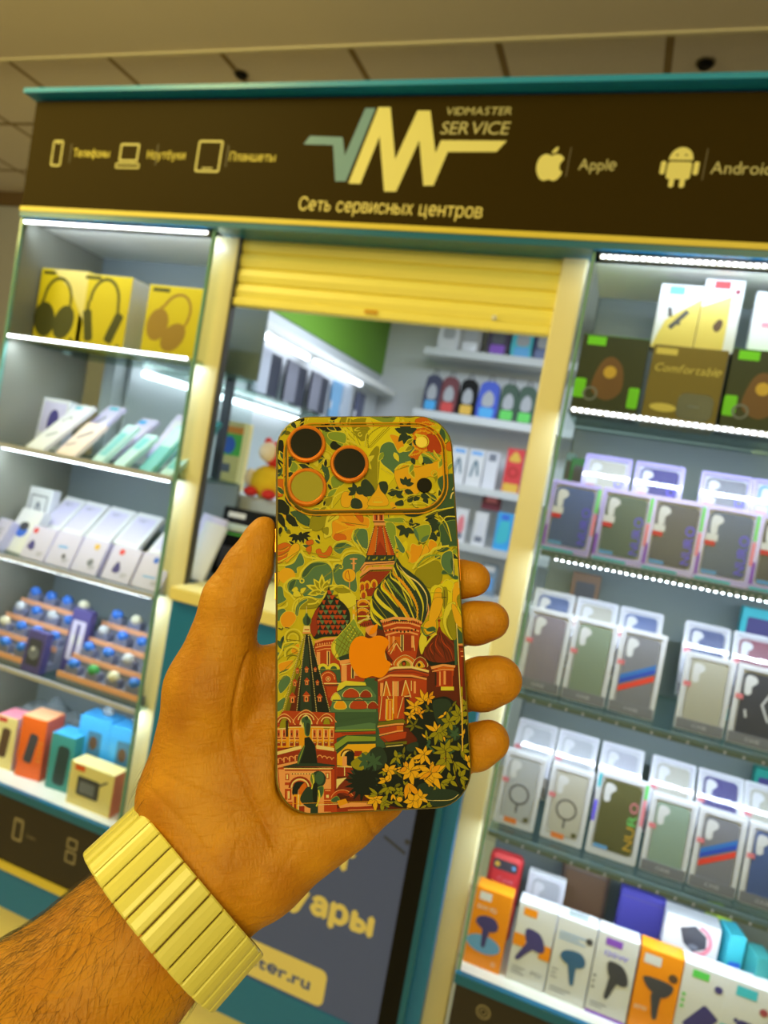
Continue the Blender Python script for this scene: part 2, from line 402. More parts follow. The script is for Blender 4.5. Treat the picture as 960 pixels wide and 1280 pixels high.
# ---- display cabinets
SHZ = (1.36,1.08,.80)                     # intermediate shelves below the lit one at 1.637
def led_strip(parent, x0, x1, z, y, bright=True, pitch=.0117, name='led_strip'):
    mb = MB(); mb.box(x0,y,z-.0042,x1,y+.004,z+.0042,M['ledtape'] if bright else M['shelfedgedark']); n = int((x1-x0)/pitch); m_ = M['led'] if bright else M['leddim']
    for i in range(n):
        x = x0+(i+.5)*(x1-x0)/n
        mb.box(x-.0016,y-.0022,z-.0018,x+.0016,y,z+.0018,m_)
    return mb.build(name, parent)
def cabinet(x0, x1, label, see_through):
    D = .285; cx = (x0+x1)/2; w = (x1-x0)/2
    c = thing('display_cabinet', label, 'display cabinet', (cx,0,0))
    pane = M['backing']
    for a, b in ((1.642,1.94),(1.36,1.637),(1.08,1.36),(.80,1.08),(.50,.80)):
        MB().box(-w,D,a, w,D+.008,b, M['glass'] if (see_through and a == 1.36) else pane).build('back_panel', c)
    for s in (-1,1):
        MB().box(s*w-.004,.006,.5, s*w+.004,D,1.94, mat('side_panel', (136,134,122), .5) if (see_through and s < 0) else M['glass']).build('side_pane', c)
        MB().box(s*w-.003,-.003,.5, s*w+.003,.006,1.935, M['glassedge']).build('glass_edge', c)
    MB().box(-w,.0,1.936, w,D,1.95, M['white']).build('ceiling_panel', c)
    MB().box(-w+.006,0,.5, w-.006,.0045,1.93, M['glass']).build('front_glass', c)
    for z in (1.637,)+SHZ:
        s = MB().box(-w+.005,.005,z-.004, w-.005,D-.002,z+.003, M['shelfglass']).build('glass_shelf', c)
        if z != 1.637: MB().box(-w+.006,-.004,z-.0055, w-.006,.004,z+.0045, M['shelfedge'] if see_through else M['shelfedgedark']).build('front_edge', s)
    b = MB().box(-w,0,.494, w,D,.512, M['white']).build('bottom_shelf', c)
    MB().box(-w-.004,-.014,.492, w+.004,-.001,.512, M['teal']).build('front_edge', b)
    led_strip(c, -w+.012, w-.012, 1.925, -.006)
    led_strip(c, -w+.012, w-.012, 1.637, -.006)
    if not see_through: led_strip(c, -w+.03, w-.012, 1.357, -.0075, False, .0123)
    if not see_through: led_strip(c, -w+.03, w-.012, 1.077, -.0075, False, .03)
    if not see_through: led_strip(c, -w+.03, w-.012, .797, -.0075, False, .03)
    for z in SHZ:                                  # strips tucked under the shelf fronts, diodes facing down
        mb = MB(); mb.box(-w+.03,.006,z-.009,w-.02,.016,z-.005,M['ledtape']); n = int((2*w-.05)/.0117)
        for i in range(n):
            x = -w+.03+(i+.5)*(2*w-.05)/n; mb.box(x-.002,.009,z-.0105,x+.002,.013,z-.009,M['led'])
        mb.build('inner_led_strip', c)
    p = MB().box(-w,-.008,.325, w,D,.492, M['basedark']).build('base_panel', c)
    MB().box(-w,-.014,.306, w,D,.325, M['ystrip']).build('yellow_trim', c)
    MB().box(-w,-.006,.206, w,D,.306, M['tealpanel']).build('teal_panel', c)
    MB().box(-w,.02,.0, w,D,.206, M['cream']).build('plinth', c)
    return c, p
cabL, panL = cabinet(-1.553, -.978, 'tall lit glass cabinet with headphone boxes on the top shelf', True)
cabR, panR = cabinet(-.137, .455, 'tall lit glass cabinet filled with rows of boxed phone cases', False)
ic = mat('panel_icon', (150,140,112), .5); YP = -.0085
def onpanel(name, shape, pan, cx): flatpart(name, [(xf(shape,1,1,-cx,0), ic)], YP, pan)
onpanel('phone_icon', merge(outline(-1.282,.388,-1.25,.446,.006,.006), rect(-1.272,.436,-1.26,.439)), panL, -1.2655)
onpanel('laptop_icon', merge(outline(-1.112,.425,-1.08,.452,.004,.005), outline(-1.112,.39,-1.08,.42,.004,.005)), panL, -1.2655)
onpanel('caption', text('Телефоны', .008, -1.238, .408, .03), panL, -1.2655)
onpanel('clock_icon', merge(ring(-.075,.455,.014,.014,.003), ring(-.075,.455,.007,.007,.002)), panR, .159)

# ---- service counter under the window, with the poster on its front
ct = thing('service_counter', 'teal service counter with pale worktop under the window', 'counter', (-.55,0,0))
MB().box(-.386,-.012,1.086, .355,.5,1.116, M['cream']).build('worktop', ct, bevel=.003)
MB().box(-.386,.006,.206, .355,.03,1.086, M['tealpanel']).build('front_panel', ct)
MB().box(-.386,.02,.0, .355,.05,.206, M['cream']).build('plinth', ct)
MB().box(-.386,-.004,.206, .355,.006,.31, M['tealpanel']).build('teal_rail', ct)
ps = thing('advertising_poster', 'slate blue poster with cream lettering on the counter front', 'poster', (-.55,.004,.31))
MB().box(-.33,-.006,0, .272,.0,.68, M['slate']).build('poster_sheet', ps)
MB().box(.272,-.008,0, .312,.0,.68, M['black']).build('dark_border', ps)
MB().box(.312,-.009,0, .325,.0,.68, M['teal']).build('teal_border', ps)
def bold(s, d): return merge(s, xf(s,1,1,d,0), xf(s,1,1,-d,0), xf(s,1,1,0,d), xf(s,1,1,0,-d))
cl = mat('poster_cream', (240,226,150), .5)
flatpart('headline', [(bold(xf(text('Ремонт', .052, -.392, .622, .31, 'r', gap=.16),1,1,.55,-.31), .004), cl)], -.0065, ps)
flatpart('subheadline', [(bold(xf(text('аксессуары', .05, -.326, .507, .47, 'r', gap=.16),1,1,.55,-.31), .004), cl)], -.0065, ps)
flatpart('address_box', [(xf(rrect(-.80,.316,-.402,.396,.016),1,1,.55,-.31), cl), (bold(xf(text('vidmaster.ru', .026, -.438, .342, .27, 'r'),1,1,.55,-.31), .0015), M['slate'])], -.0065, ps)
flatpart('tool_drawing', [(xf(merge(line([(-.335,.72),(-.285,.70)], .006), ell(-.285,.725,.006)),1,1,.55,-.31), mat('poster_dim',(58,64,86),.5))], -.0065, ps)

# ---- room behind the window
MB().box(-1.72,2.45,0, .75,2.5,2.40, M['slat']).build('wall_stockroom', kind='structure')
MB().box(-1.5,.3,0, -1.46,2.45,2.40, M['slat']).build('wall_partition', kind='structure')
MB().box(.7,.3,0, .74,2.45,2.40, M['slat']).build('wall_partition_side', kind='structure')
MB().box(-1.46,.55,2.03, -1.452,2.45,2.40, M['green']).build('trim_3', kind='structure')
MB().box(-1.5,.3,2.40, .75,2.5,2.415, M['white']).build('ceiling_stockroom', kind='structure')
SHELF_Z = (2.18, 1.842, 1.478, 1.172, .92)
for z, nm in zip(SHELF_Z, ('topmost','second','third','fourth','lowest')):
    t = thing('wall_shelf', nm+' white shelf on the back wall of the stockroom', 'shelf', (-.3,2.35,z), group='white stockroom shelves')
    MB().box(-.86,-.1,-.03, .95,.1,0, M['white']).build('shelf_board', t, bevel=.003)
    MB().box(-.86,-.105,-.036, .95,-.1,.004, M['slat']).build('price_rail', t)
# ------------------------------------------------------------------ boxed goods
def C(name, rgb, rough=.5, **k): return mat(name, rgb, rough, **k)
WHT = C('card_white', (222,222,228), .4); LAV = C('plastic_lavender', (196,184,255), .2, coat=.4); PALE = C('plastic_pale', (222,222,232), .2, coat=.4)
CLEAR = glass_mat('clear_cover', (250,250,252), .0, .12, fres=.06)
GLOSSY = glass_mat('glossy_cover', (250,250,252), .03, .04, fres=.1)
HAZE = glass_mat('hazy_plastic', (232,238,240), .1, .1, opac=.22)
RED = C('label_red', (214,60,66)); ROSE = C('label_rose', (230,130,140)); BLUE = C('print_blue', (60,110,220)); SKY = C('print_sky', (110,170,235))
ORANGE = C('card_orange', (248,150,24), .4); DGREY = C('case_grey', (132,132,142), .35); DGREEN = C('case_green', (136,150,132), .35)
NAVY = C('case_navy', (84,102,154), .35); SAND = C('case_sand', (186,182,168), .35); OLIVE = C('case_olive', (100,98,62), .35); SMOKE = C('case_smoke', (184,186,192), .3)
INDIGO = C('print_indigo', (72,66,132)); STRIPER = C('stripe_red', (240,74,58)); STRIPEB = C('stripe_blue', (52,80,196)); STRIPEL = C('stripe_sky', (58,122,206))
VIOLET = C('print_violet', (112,96,255)); AMBER = C('print_amber', (222,178,70)); LIME = C('print_lime', (120,214,120)); PINK = C('print_pink', (238,140,160))
CARDY = C('card_yellow', (222,200,100), .4); TEALB = C('card_teal', (64,150,150), .4); SKYB = C('card_sky', (70,168,232), .35); KRAFT = C('card_kraft', (126,106,40), .5)
BLK = M['black']; INK = C('ink_grey', (120,124,140)); PURP = C('print_purple', (142,84,206)); GRN = C('print_green', (96,206,92)); CYAN = C('print_cyan', (70,190,210))
PEACH = C('card_peach', (244,178,140)); CREAMC = C('card_cream', (240,222,150), .4); BROWN = C('print_brown', (96,70,50)); GUN = C('print_gun', (72,72,82), .35)

def carton(name, label, cat, loc, size, m_, prints=(), tilt=0, rz=0, group=None, side=None, top=None, body='box_body', bevel=.0012):
    """upright box: base centre of its FRONT face at loc; prints = (part name, shape in metres from the base centre, material)"""
    w, d, h = size
    t = thing(name, label, cat, loc, (-tilt,0,rz), group)
    MB().box(-w/2,0,0, w/2,d,h, m_).build(body, t, bevel=bevel)
    if side: MB().box(w/2,.001,.001, w/2+.0004,d-.001,h-.001, side).build('side_face', t)
    if top: MB().box(-w/2+.001,.001,h, w/2-.001,d-.001,h+.0004, top).build('top_face', t)
    lay = {}
    for i, (pn, shp, pm) in enumerate(prints):
        mb = lay.get(pn)
        if mb is None: mb = lay[pn] = MB()
        mb.flat(shp, -.0004-.00012*i, pm)
    for pn, mb in lay.items(): mb.build(pn, t)
    return t
def label_lines(x, y, w, n=3, dy=.006, h=.002):
    return merge(*[rect(x, y-i*dy, x+w*(1-.25*(i % 2)), y-i*dy+h) for i in range(n)])
# -- boxed phone case: a pale frame round a window, the case inside it, its camera hole, a side label, a name band
def case_box(label, x, z, y, case, kind='plain', group=None, w=.083, h=.155, tilt=.12, rise=0):
    frame = {'plain': PALE, 'lav': LAV, 'irid': PALE}[kind if kind in ('lav','irid') else 'plain']
    t = thing('phone_case_box', label, 'phone case box', (x,y,z+.0035+rise), (-tilt,0,0), group)
    b = .008 if kind != 'dark' else .006
    mb = MB(); mb.box(-w/2,.004,0, w/2,.02,h, WHT if kind != 'dark' else DGREY)
    if rise:                                        # stands on a clear riser block
        mb.box(-w/2+.01,.006,-rise, w/2-.01,.03,0, HAZE)
    mb.build('box_tray', t)
    o, i = rrect(-w/2,0,w/2,h,.004,3)[0], rrect(-w/2+b,b+.004,w/2-b,h-b,.003,3)[0]; n = len(o)
    mb = MB()
    V = [(px,-.0,pz) for px, pz in o]+[(px,0,pz) for px, pz in i]+[(px,.004,pz) for px, pz in o]+[(px,.004,pz) for px, pz in i]
    F = []
    for k in range(n):
        q = (k+1) % n
        F += [(k,q,q+n,k+n), (k+2*n,k+3*n,q+3*n,q+2*n), (k,k+2*n,q+2*n,q), (k+n,q+n,q+3*n,k+3*n)]
    mb.add(V, F, frame); mb.build('box_frame', t)
    cs = MB().prism(rrect(-w/2+b+.003,b+.006,w/2-b-.002,h-b-.004,.009), .0008, .004, case).build('phone_case', t)
    hole = merge(tess(smooth([(-w/2+b+.008,h-b-.012),(-w/2+b+.022,h-b-.011),(-w/2+b+.027,h-b-.02),(-w/2+b+.019,h-b-.03),(-w/2+b+.019,h-b-.042),(-w/2+b+.011,h-b-.046),(-w/2+b+.007,h-b-.038)])))
    MB().flat(hole, .0005, WHT).build('camera_opening', cs)
    if kind == 'stripe':
        q = lambda y0, y1: poly((-w/2+b+.003,y0),(w/2-b-.002,y0+.034),(w/2-b-.002,y1+.034),(-w/2+b+.003,y1))
        MB().flat(q(.062,.071), .0004, STRIPEL).flat(q(.054,.062), .0004, STRIPEB).flat(q(.039,.05), .0004, STRIPER).build('stripes', cs)
    if kind == 'ringed':
        MB().flat(merge(ring(.0,h*.44,.02,.02,.003), rect(-.0015,h*.44-.036,.0015,h*.44-.02)), .0004, GUN).build('magnet_ring', cs)
    if kind == 'zigzag':
        MB().flat(merge(line([(.016,.10),(.006,.078),(.02,.05)], .004), line([(-.02,.064),(-.017,.05)], .004)), .0004, PALE).build('emblem', cs)
    if kind in ('lav','irid'):
        L = text('NURO', .017, 0, 0, .072, gap=.12, rot=PI/2); 
        if kind == 'lav': MB().flat(xf(L,1,1,w/2-b-.004,.022), .0002, VIOLET).build('brand_lettering', t)
        else:
            mb = MB()
            for k, (ch, cm) in enumerate(zip('NURO', (AMBER, AMBER, LIME, PINK))): mb.flat(text(ch, .016, w/2-b-.004, .024+.0235*k, .02, rot=PI/2), .0002, cm)
            mb.build('brand_lettering', t)
        MB().flat(rect(-w/2+b+.004,.014,-w/2+b+.03,.021), .0002, SKY).build('foot_label', t)
    if kind == 'lav' and not rise:
        MB().flat(rect(-w/2+.002,.001,w/2-.03,.006), -.0003, CYAN).flat(rect(w/2-.006,h*.3,w/2,h*.6), -.0003, PINK).flat(rect(w/2-.006,h*.62,w/2,h*.95), -.0003, LIME).flat(rect(-w/2,.01,-w/2+.006,.05), -.0003, PURP).build('rainbow_edge', t)
    if kind == 'irid':
        MB().flat(merge(rect(-w/2,h-.03,-w/2+.006,h-.004)), -.0003, CYAN).flat(rect(w/2-.006,h-.03,w/2,h-.002), -.0003, GRN).flat(rect(w/2-.006,h-.08,w/2,h-.03), -.0003, PINK).flat(rect(-w/2,.06,-w/2+.006,.1), -.0003, VIOLET).build('rainbow_edge', t)
    if kind in ('plain','stripe','zigzag','ringed'):
        MB().flat(rect(-w/2+.002,h*.56,-w/2+.015,h*.56+.009), -.0004, ROSE).build('side_label', t)
        if kind != 'ringed':
            MB().box(-w/2+.001,-.0008,.001, w/2-.001,.003,.021, DGREY).build('name_band', t)
            MB().flat(text('CASE', .006, -.012, .009, .024), -.0012, PALE).build('band_lettering', t)
        else:
            MB().flat(rect(-w/2+.02,.006,-w/2+.045,.016), -.0004, C('label_orange',(246,140,70))).flat(ell(w/2-.018,.02,.005), -.0006, OLIVE).build('foot_label', t)
    if kind == 'lav':
        MB().flat(rect(-w/2+.009,h*.47,-w/2+.027,h*.47+.009), -.0003, RED).flat(rect(-w/2+.009,h*.47+.009,-w/2+.03,h*.47+.022), -.0003, WHT).build('model_label', t)
    MB().box(-w/2+.002,-.0026,.002, w/2-.002,-.0016,h-.002, GLOSSY if rise else CLEAR).build('clear_cover', t)
    return t
FG, BG = 'boxed phone cases in the front rows', 'boxed phone cases in the rear rows'
# second tier: lavender boxes
zB, zC, zD, zE = 1.36, 1.08, .80, .512
for lab, x, cs, kd in (('lavender phone case box with red label, first beside the post under the toy-like green box', -.092, NAVY, 'lav'),
                       ('lavender phone case box with dark green case and red label, second from the post', .006, C('case_pine',(92,108,106),.35), 'lav'),
                       ('lavender phone case box with dark grey case, third from the post', .098, C('case_iron',(92,90,106),.35), 'lav'),
                       ('lavender phone case box with slate case, fourth from the post', .190, C('case_slate',(90,102,134),.35), 'lav'),
                       ('lavender phone case box with brown grey case, fifth from the post', .283, C('case_taupe',(96,92,98),.35), 'lav')):
    case_box(lab.replace(' under the toy-like green box',' on the second shelf'), x, zB, .045, cs, kd, FG, .094, .142, .1)
for lab, x, cs in (('lavender phone case box with pale case behind the first two lavender boxes', -.044, SAND),
                   ('lavender phone case box with indigo top behind the second and third lavender boxes', .056, INDIGO),
                   ('lavender phone case box with grey blue case behind the fourth lavender box', .179, DGREY),
                   ('lavender phone case box with pale sky top behind the fifth lavender box', .272, SKY)):
    case_box(lab, x, zB, .09, cs, 'lav', BG, .092, .142, .345, .074)
# third tier
for lab, x, cs, kd, yy in (('phone case box with mauve grey case, beside the post on the third shelf', -.094, C('case_mauve',(146,136,150),.35), 'plain', 0),
                       ('phone case box with moss green case, second on the third shelf', -.006, DGREEN, 'plain', 0),
                       ('phone case box with blue and red stripes across it, third shelf', .083, DGREY, 'stripe', 0),
                       ('phone case box with beige case on the third shelf, past the gap', .204, SAND, 'plain', -.01),
                       ('phone case box with black case and white angular emblem, third shelf', .293, GUN, 'zigzag', -.01)):
    case_box(lab, x, zC, .045, cs, kd, FG, .083, .162+yy*1.8, .12)
for lab, x, cs in (('phone case box with navy case, first in the rear row of the third shelf', -.100, NAVY),
                   ('phone case box with beige case, second in the rear row of the third shelf', -.012, SAND),
                   ('phone case box with dark blue case behind the striped case of the third shelf', .076, NAVY),
                   ('phone case box with deep blue case behind the beige case past the gap', .201, C('case_deep',(76,86,130),.35)),
                   ('phone case box with wine red case behind the emblem case', .290, C('case_wine',(140,76,92),.35))):
    case_box(lab, x, zC, .09, cs, 'plain', BG, .083, .15, .47, .055)
# fourth tier
for lab, x, cs, kd, h in (('phone case box with clear grey case, beside the post on the fourth shelf', -.090, SMOKE, 'ringed', .146),
                       ('phone case box with clear case and dark magnet ring, fourth shelf', .004, C('case_clear',(196,192,182),.3), 'ringed', .144),
                       ('silver phone case box with rainbow edge and coloured letters, fourth shelf', .098, OLIVE, 'irid', .156),
                       ('phone case box with sage green case, next to the rainbow edged box', .192, C('case_sage',(146,166,152),.35), 'plain', .144),
                       ('phone case box with blue and red stripes across it, fourth shelf', .277, DGREY, 'stripe', .144),
                       ('phone case box with ribbed navy case, last on the fourth shelf', .362, NAVY, 'plain', .144)):
    case_box(lab, x, zD, .045, cs, kd, FG, .08 if kd != 'irid' else .092, h, .12)
for lab, x, cs in (('phone case box with pearl grey case, first in the rear row of the fourth shelf', -.084, SMOKE),
                   ('phone case box with silver grey case, second in the rear row of the fourth shelf', .002, SMOKE),
                   ('phone case box with grey case behind the rainbow edged box', .092, C('case_pearl',(180,180,192),.3)),
                   ('phone case box with sand case behind the sage green case', .191, SAND),
                   ('phone case box with indigo marbled case behind the striped case of the fourth shelf', .279, INDIGO),
                   ('phone case box with beige case behind the ribbed navy case', .363, SAND)):
    case_box(lab, x, zD, .09, cs, 'plain', BG, .082, .15, .56, .055)

# fifth tier: car charger boxes along the front
W, H = .074, .158
def charger(cx, cy, s, m1, rot=0, kind=0):
    if kind == 0:   head = smooth([(-.5,.1),(-.42,.36),(-.1,.5),(.3,.48),(.5,.25),(.48,-.02),(.2,-.16),(-.2,-.12)])
    elif kind == 1: head = smooth([(-.3,.5),(.15,.5),(.4,.25),(.5,-.1),(.35,-.25),(0,-.2),(-.25,.05)])
    else:           head = smooth([(-.5,.42),(0,.5),(.5,.42),(.46,.1),(.2,-.1),(-.25,.05)])
    stem = smooth([(-.14,-.05),(.16,-.05),(.12,-.5),(.07,-.9),(-.07,-.9),(-.12,-.5)])
    return xf(merge(tess(head), xf(tess(stem),1,1,0,0,rot)), s, s, cx, cy)
disc = lambda x, y, r: ell(x, y, r)
BXS = [
 ('orange car charger box with blue charger over a pale blue oval', -.0985, ORANGE, [('brand_label', rrect(-.028,.134,-.004,.15,.002), WHT), ('brand_label', text('30W PD', .009, -.03,.115,.04), WHT), ('oval_print', ell(-.004,.048,.034,.018), SKY), ('charger_picture', charger(-.004,.083,.044,0), INDIGO), ('fine_print', disc(.022,.016,.005), PEACH)]),
 ('white car charger box with orange band and purple charger', -.011, WHT, [('brand_label', rect(-.026,.135,.0,.15), ORANGE), ('orange_band', merge(rect(-W/2,.072,-.012,.096), rect(.016,.062,W/2,.09)), ORANGE), ('charger_picture', charger(.0,.085,.05,0,-.55,1), INDIGO), ('fine_print', merge(text('PD', .009,.008,.025,.02), label_lines(-.03,.03,.026)), INK)]),
 ('white car charger box with steel blue charger and a hanging tab', .0655, WHT, [('brand_label', label_lines(-.03,.128,.05,3), SKY), ('seal', disc(.026,.128,.0065), GUN), ('charger_picture', charger(.002,.078,.046,0,.15,0), C('print_steel',(60,104,150))), ('fine_print', merge(label_lines(-.032,.055,.012,3,.008), label_lines(-.03,.02,.04,2)), INK)]),
 ('white car charger box with violet label and black charger', .142, WHT, [('brand_label', rect(-.022,.136,.008,.15), PURP), ('brand_label', text('120W', .01, -.02,.116,.042), VIOLET), ('foot_strip', rect(-W/2,0,W/2,.006), PURP), ('charger_picture', charger(.004,.082,.05,0,-.2,1), GUN), ('fine_print', merge(label_lines(-.033,.07,.005,3,.011,.005), label_lines(-.03,.022,.03,2)), INK)]),
 ('orange car charger box with dark charger and round seal', .220, ORANGE, [('brand_label', rrect(-.03,.13,.0,.148,.002), WHT), ('seal', disc(.024,.118,.008), BROWN), ('charger_picture', charger(.0,.082,.052,0,.1,2), GUN), ('fine_print', text('60W', .009, -.032,.042,.022), WHT)]),
 ('white power bank box with green label and indigo power bank', .2955, WHT, [('brand_label', rect(-.022,.136,.006,.15), GRN), ('seal', disc(.024,.128,.007), INDIGO), ('feature_dots', merge(*[disc(-.03,.1-.011*k,.0032) for k in range(3)]), GRN), ('power_bank_picture', xf(rrect(-.016,-.028,.016,.028,.004),1,1,.004,.062,-.6), INDIGO), ('fine_print', label_lines(-.03,.02,.04,2), INK)]),
 ('white box with cyan label and indigo plug, last of the front row', .369, WHT, [('brand_label', rect(-.022,.132,.012,.15), CYAN), ('seal', disc(.026,.118,.007), C('seal_red',(170,80,90))), ('cyan_band', rect(-W/2,.05,-.008,.074), CYAN), ('plug_picture', merge(rrect(-.012,.05,.016,.092,.008), ell(-.014,.088,.004)), INDIGO), ('fine_print', label_lines(-.03,.02,.04,2), INK)])]
for lab, x, m_, pr in BXS:
    t = carton('charger_box', lab+', bottom shelf', 'charger box', (x,.028,zE), (W,.04,H), m_, pr, .04, 0, 'charger boxes along the bottom shelf')
    if 'hanging' in lab: MB().box(-.02,.008,H, .018,.012,H+.012, HAZE).build('hanging_tab', t)
# behind them
t = carton('camera_case_box', 'red moulded case box with dark camera window behind the orange charger box', 'case box', (-.095,.13,zE), (.072,.03,.185), RED, [('camera_window', rrect(-.026,.150,.026,.172,.006), GUN), ('camera_window', ell(-.017,.161,.0055), AMBER), ('camera_window', ell(.018,.161,.004), SKY), ('brand_lettering', text('Case', .009,-.012,.128,.034), PINK)], .05, bevel=.012)
case_box('clear grey plastic case box standing behind the white orange-banded charger box', -.006, zE, .115, SMOKE, 'ringed', None, .076, .172, .08)
t = carton('pouch', 'brown leather pouch lying behind the steel blue charger box', 'pouch', (.07,.16,zE), (.10,.05,.19), BROWN, [('seam_line', outline(-.046,.01,.046,.18,.008,.002), GUN)], .2, bevel=.01)
t = carton('pouch', 'indigo fabric pouch hanging behind the violet labelled charger box', 'pouch', (.182,.13,zE), (.088,.03,.2), C('fabric_indigo',(62,58,150),.8,bump=(400,.6,.002)), [('hem_line', rect(-.042,.185,.042,.188), INDIGO)], .05, bevel=.006)
t = carton('headset_box', 'white box with a black and pink device behind the orange charger box with seal', 'gadget box', (.272,.10,zE+.13), (.098,.05,.07), WHT, [('pink_arc', ring(.008,.036,.03,.03,.008,-90,80), PINK), ('device_picture', poly((-.022,.05),(.004,.062),(.026,.048),(.028,.026),(.006,.012),(-.012,.024)), GUN), ('device_picture', ell(.006,.022,.009,.005), INK)], .05)
MB().box(-.047,.002,-.13, .047,.048,0, HAZE).build('clear_stand', t)
for k, (x, y, z, m_, nm, hh) in enumerate(((.352,.1,zE,CYAN,'cyan',.2),(.335,.16,zE,C('card_lime',(170,196,70)),'lime green',.2),(.395,.07,zE,TEALB,'teal',.19))):
    carton('cable_pack', nm+' cable pack standing at the end of the bottom shelf', 'cable pack', (x,y,z), (.03,.05,hh), m_, [('front_label', rrect(-.011,.09,.011,.15,.003), BLUE if k != 1 else ORANGE), ('fine_print', label_lines(-.01,.06,.02,3), GUN)], .02, .25)
# tops of things at the back of the fourth and second tiers
for (lab, x, y, z, rgb, w, h) in (('small green figure box at the back of the second shelf beside the post', -.098,.2,zB,(40,110,60),.05,.2),
                            ('tall blue grey bottle box at the back of the second shelf', -.128,.22,zB,(110,140,150),.02,.21),
                            ('turquoise accessory pack at the back of the fourth shelf', .37,.2,zD,(30,150,140),.05,.2),
                            ('brown and black watch strap pack at the back of the third shelf', -.045,.2,zC,(120,90,70),.06,.235),
                            ('turquoise blue sticker pack at the back of the third shelf', .30,.2,zC,(60,190,210),.07,.235)):
    carton('accessory_pack', lab, 'accessory pack', (x,y,z+.0035), (w,.03,h), mat('pack_'+lab[:12], rgb, .5), [('front_label', rrect(-w*.35,h*.72,w*.35,h*.92,.004), INDIGO if 'turq' in lab else GUN), ('fine_print', label_lines(-w*.3,h*.6,w*.6,3), WHT)], .05)

# top tier of the fuller cabinet
zA = 1.640
GB = C('box_forest', (44,52,34), .5); GB2 = C('print_neon', (120,226,40), .5, )
def toy_box(lab, x, w):
    return carton('gamepad_box', lab, 'gadget box', (x,.05,zA), (w,.06,.155), GB, [('corner_flash', merge(rrect(-w/2,.03,-w/2+.022,.068,.004), rrect(w/2-.022,.02,w/2-.002,.06,.004), rect(-w/2+.01,.135,-w/2+.045,.152)), GB2), ('device_picture', blob((-.03,.05),(-.02,.1),(.0,.115),(.022,.095),(.026,.05),(0,.03)), C('print_bronze',(120,80,50))), ('device_picture', ell(.0,.085,.012), AMBER), ('device_picture', ring(-.03,.04,.014,.014,.004), INK)], .03, top=GB2)
toy_box('dark green gadget box with neon green corners beside the post', -.071, .125)
toy_box('dark green gadget box with neon green corners, past the brown box', .197, .12)
carton('earphone_case_box', 'brown earphone case box with script lettering between two dark green boxes', 'earphone box', (.065,.05,zA), (.131,.075,.148), KRAFT, [('brand_label', rect(-.06,.13,-.022,.142), CARDY), ('script_lettering', text('Comfortable', .016,-.058,.098,.116, shear=.25), CARDY), ('case_picture', rrect(-.006,.012,.056,.062,.014), GUN), ('case_picture', rrect(.013,.036,.033,.04,.001), INK), ('fine_print', merge(ell(-.03,.03,.024,.008)), CARDY)], .02)
carton('earphone_box', 'white earphone box with blue badge and black earphones on the brown box', 'earphone box', (.030,.085,zA+.1486), (.076,.03,.125), WHT, [('badge', rect(-.022,.105,.006,.121), SKYB), ('yellow_field', poly((-.038,0),(.038,0),(.038,.1),(-.02,.055)), CARDY), ('earphones_picture', merge(line([(-.016,.08),(-.012,.062)], .007), line([(-.01,.04),(.018,.075)], .009), line([(-.004,.05),(.008,.05)], .006)), GUN)], .02)
carton('earphone_box', 'white earphone box with red badge beside the blue badge one', 'earphone box', (.104,.085,zA+.1486), (.069,.03,.14), WHT, [('badge', rect(-.018,.122,.01,.137), RED), ('yellow_field', poly((-.0345,0),(.016,0),(.016,.11),(-.0345,.085)), CARDY), ('earphones_picture', blob((-.008,.05),(.0,.064),(.008,.06),(.006,.045),(-.002,.04)), BROWN), ('fine_print', disc(.024,.118,.005), C('seal_wine',(140,50,70)))], .02)
carton('accessory_pack', 'white wedge shaped pack leaning at the end of the top shelf', 'accessory pack', (.20,.1,zA+.16), (.075,.02,.12), WHT, [('badge', rect(-.02,.05,.03,.06), PINK)], .1, 0)

# ---------------- cabinet with headphone boxes
YB = C('headphone_yellow', (224,200,20), .4); OLV = C('print_olive', (74,72,24)); TAN = C('print_tan', (170,130,50))
def headphones(cx, cy, s, cups, tilt=0):
    band = ring(0,.1,.36,.46,.06,0,180)
    if cups == 'round': c = merge(ell(-.26,-.28,.26,.34,20,.2), ell(.22,-.3,.24,.34,20,-.3), line([(-.36,.1),(-.36,-.2)],.07), line([(.33,.1),(.33,-.2)],.05))
    else: c = merge(xf(rrect(-.1,-.3,.1,.3,.06),1,1,-.31,-.36,.22), xf(rrect(-.1,-.3,.1,.3,.06),1,1,.3,-.36,-.38), line([(-.36,.1),(-.37,-.15)],.06), line([(.33,.1),(.36,-.15)],.06))
    return xf(merge(band, c), s, s, cx, cy, tilt)
carton('headphone_box', 'yellow headphone box with round ear cups, at the outer end of the top shelf', 'headphone box', (-1.462,.07,zA), (.16,.08,.195), YB, [('white_corner', poly((-.04,.194),(.079,.194),(.079,.07),(.03,.14)), CREAMC), ('headphones_picture', headphones(-.012,.1,.135,'round'), OLV), ('small_logo', merge(disc(.05,.018,.005), rect(-.07,.18,-.03,.188)), OLV)], 0, 0, 'headphone boxes on the top shelf', top=WHT)
carton('headphone_box', 'yellow headphone box with upright black headphones, in the middle of the top shelf', 'headphone box', (-1.322,.07,zA), (.155,.09,.19), YB, [('headphones_picture', headphones(0,.108,.135,'bar'), OLV), ('small_logo', merge(disc(.06,.015,.005), rect(-.07,.177,-.02,.186)), OLV)], 0, 0, 'headphone boxes on the top shelf', side=WHT, top=WHT)
carton('headphone_box', 'yellow headphone box with tan tilted headphones, standing apart beside the post', 'headphone box', (-1.108,.07,zA), (.165,.08,.178), YB, [('headphones_picture', headphones(.0,.098,.12,'round',-.45), TAN), ('small_logo', rect(-.07,.162,-.02,.171), OLV)], 0, 0, 'headphone boxes on the top shelf', top=WHT)
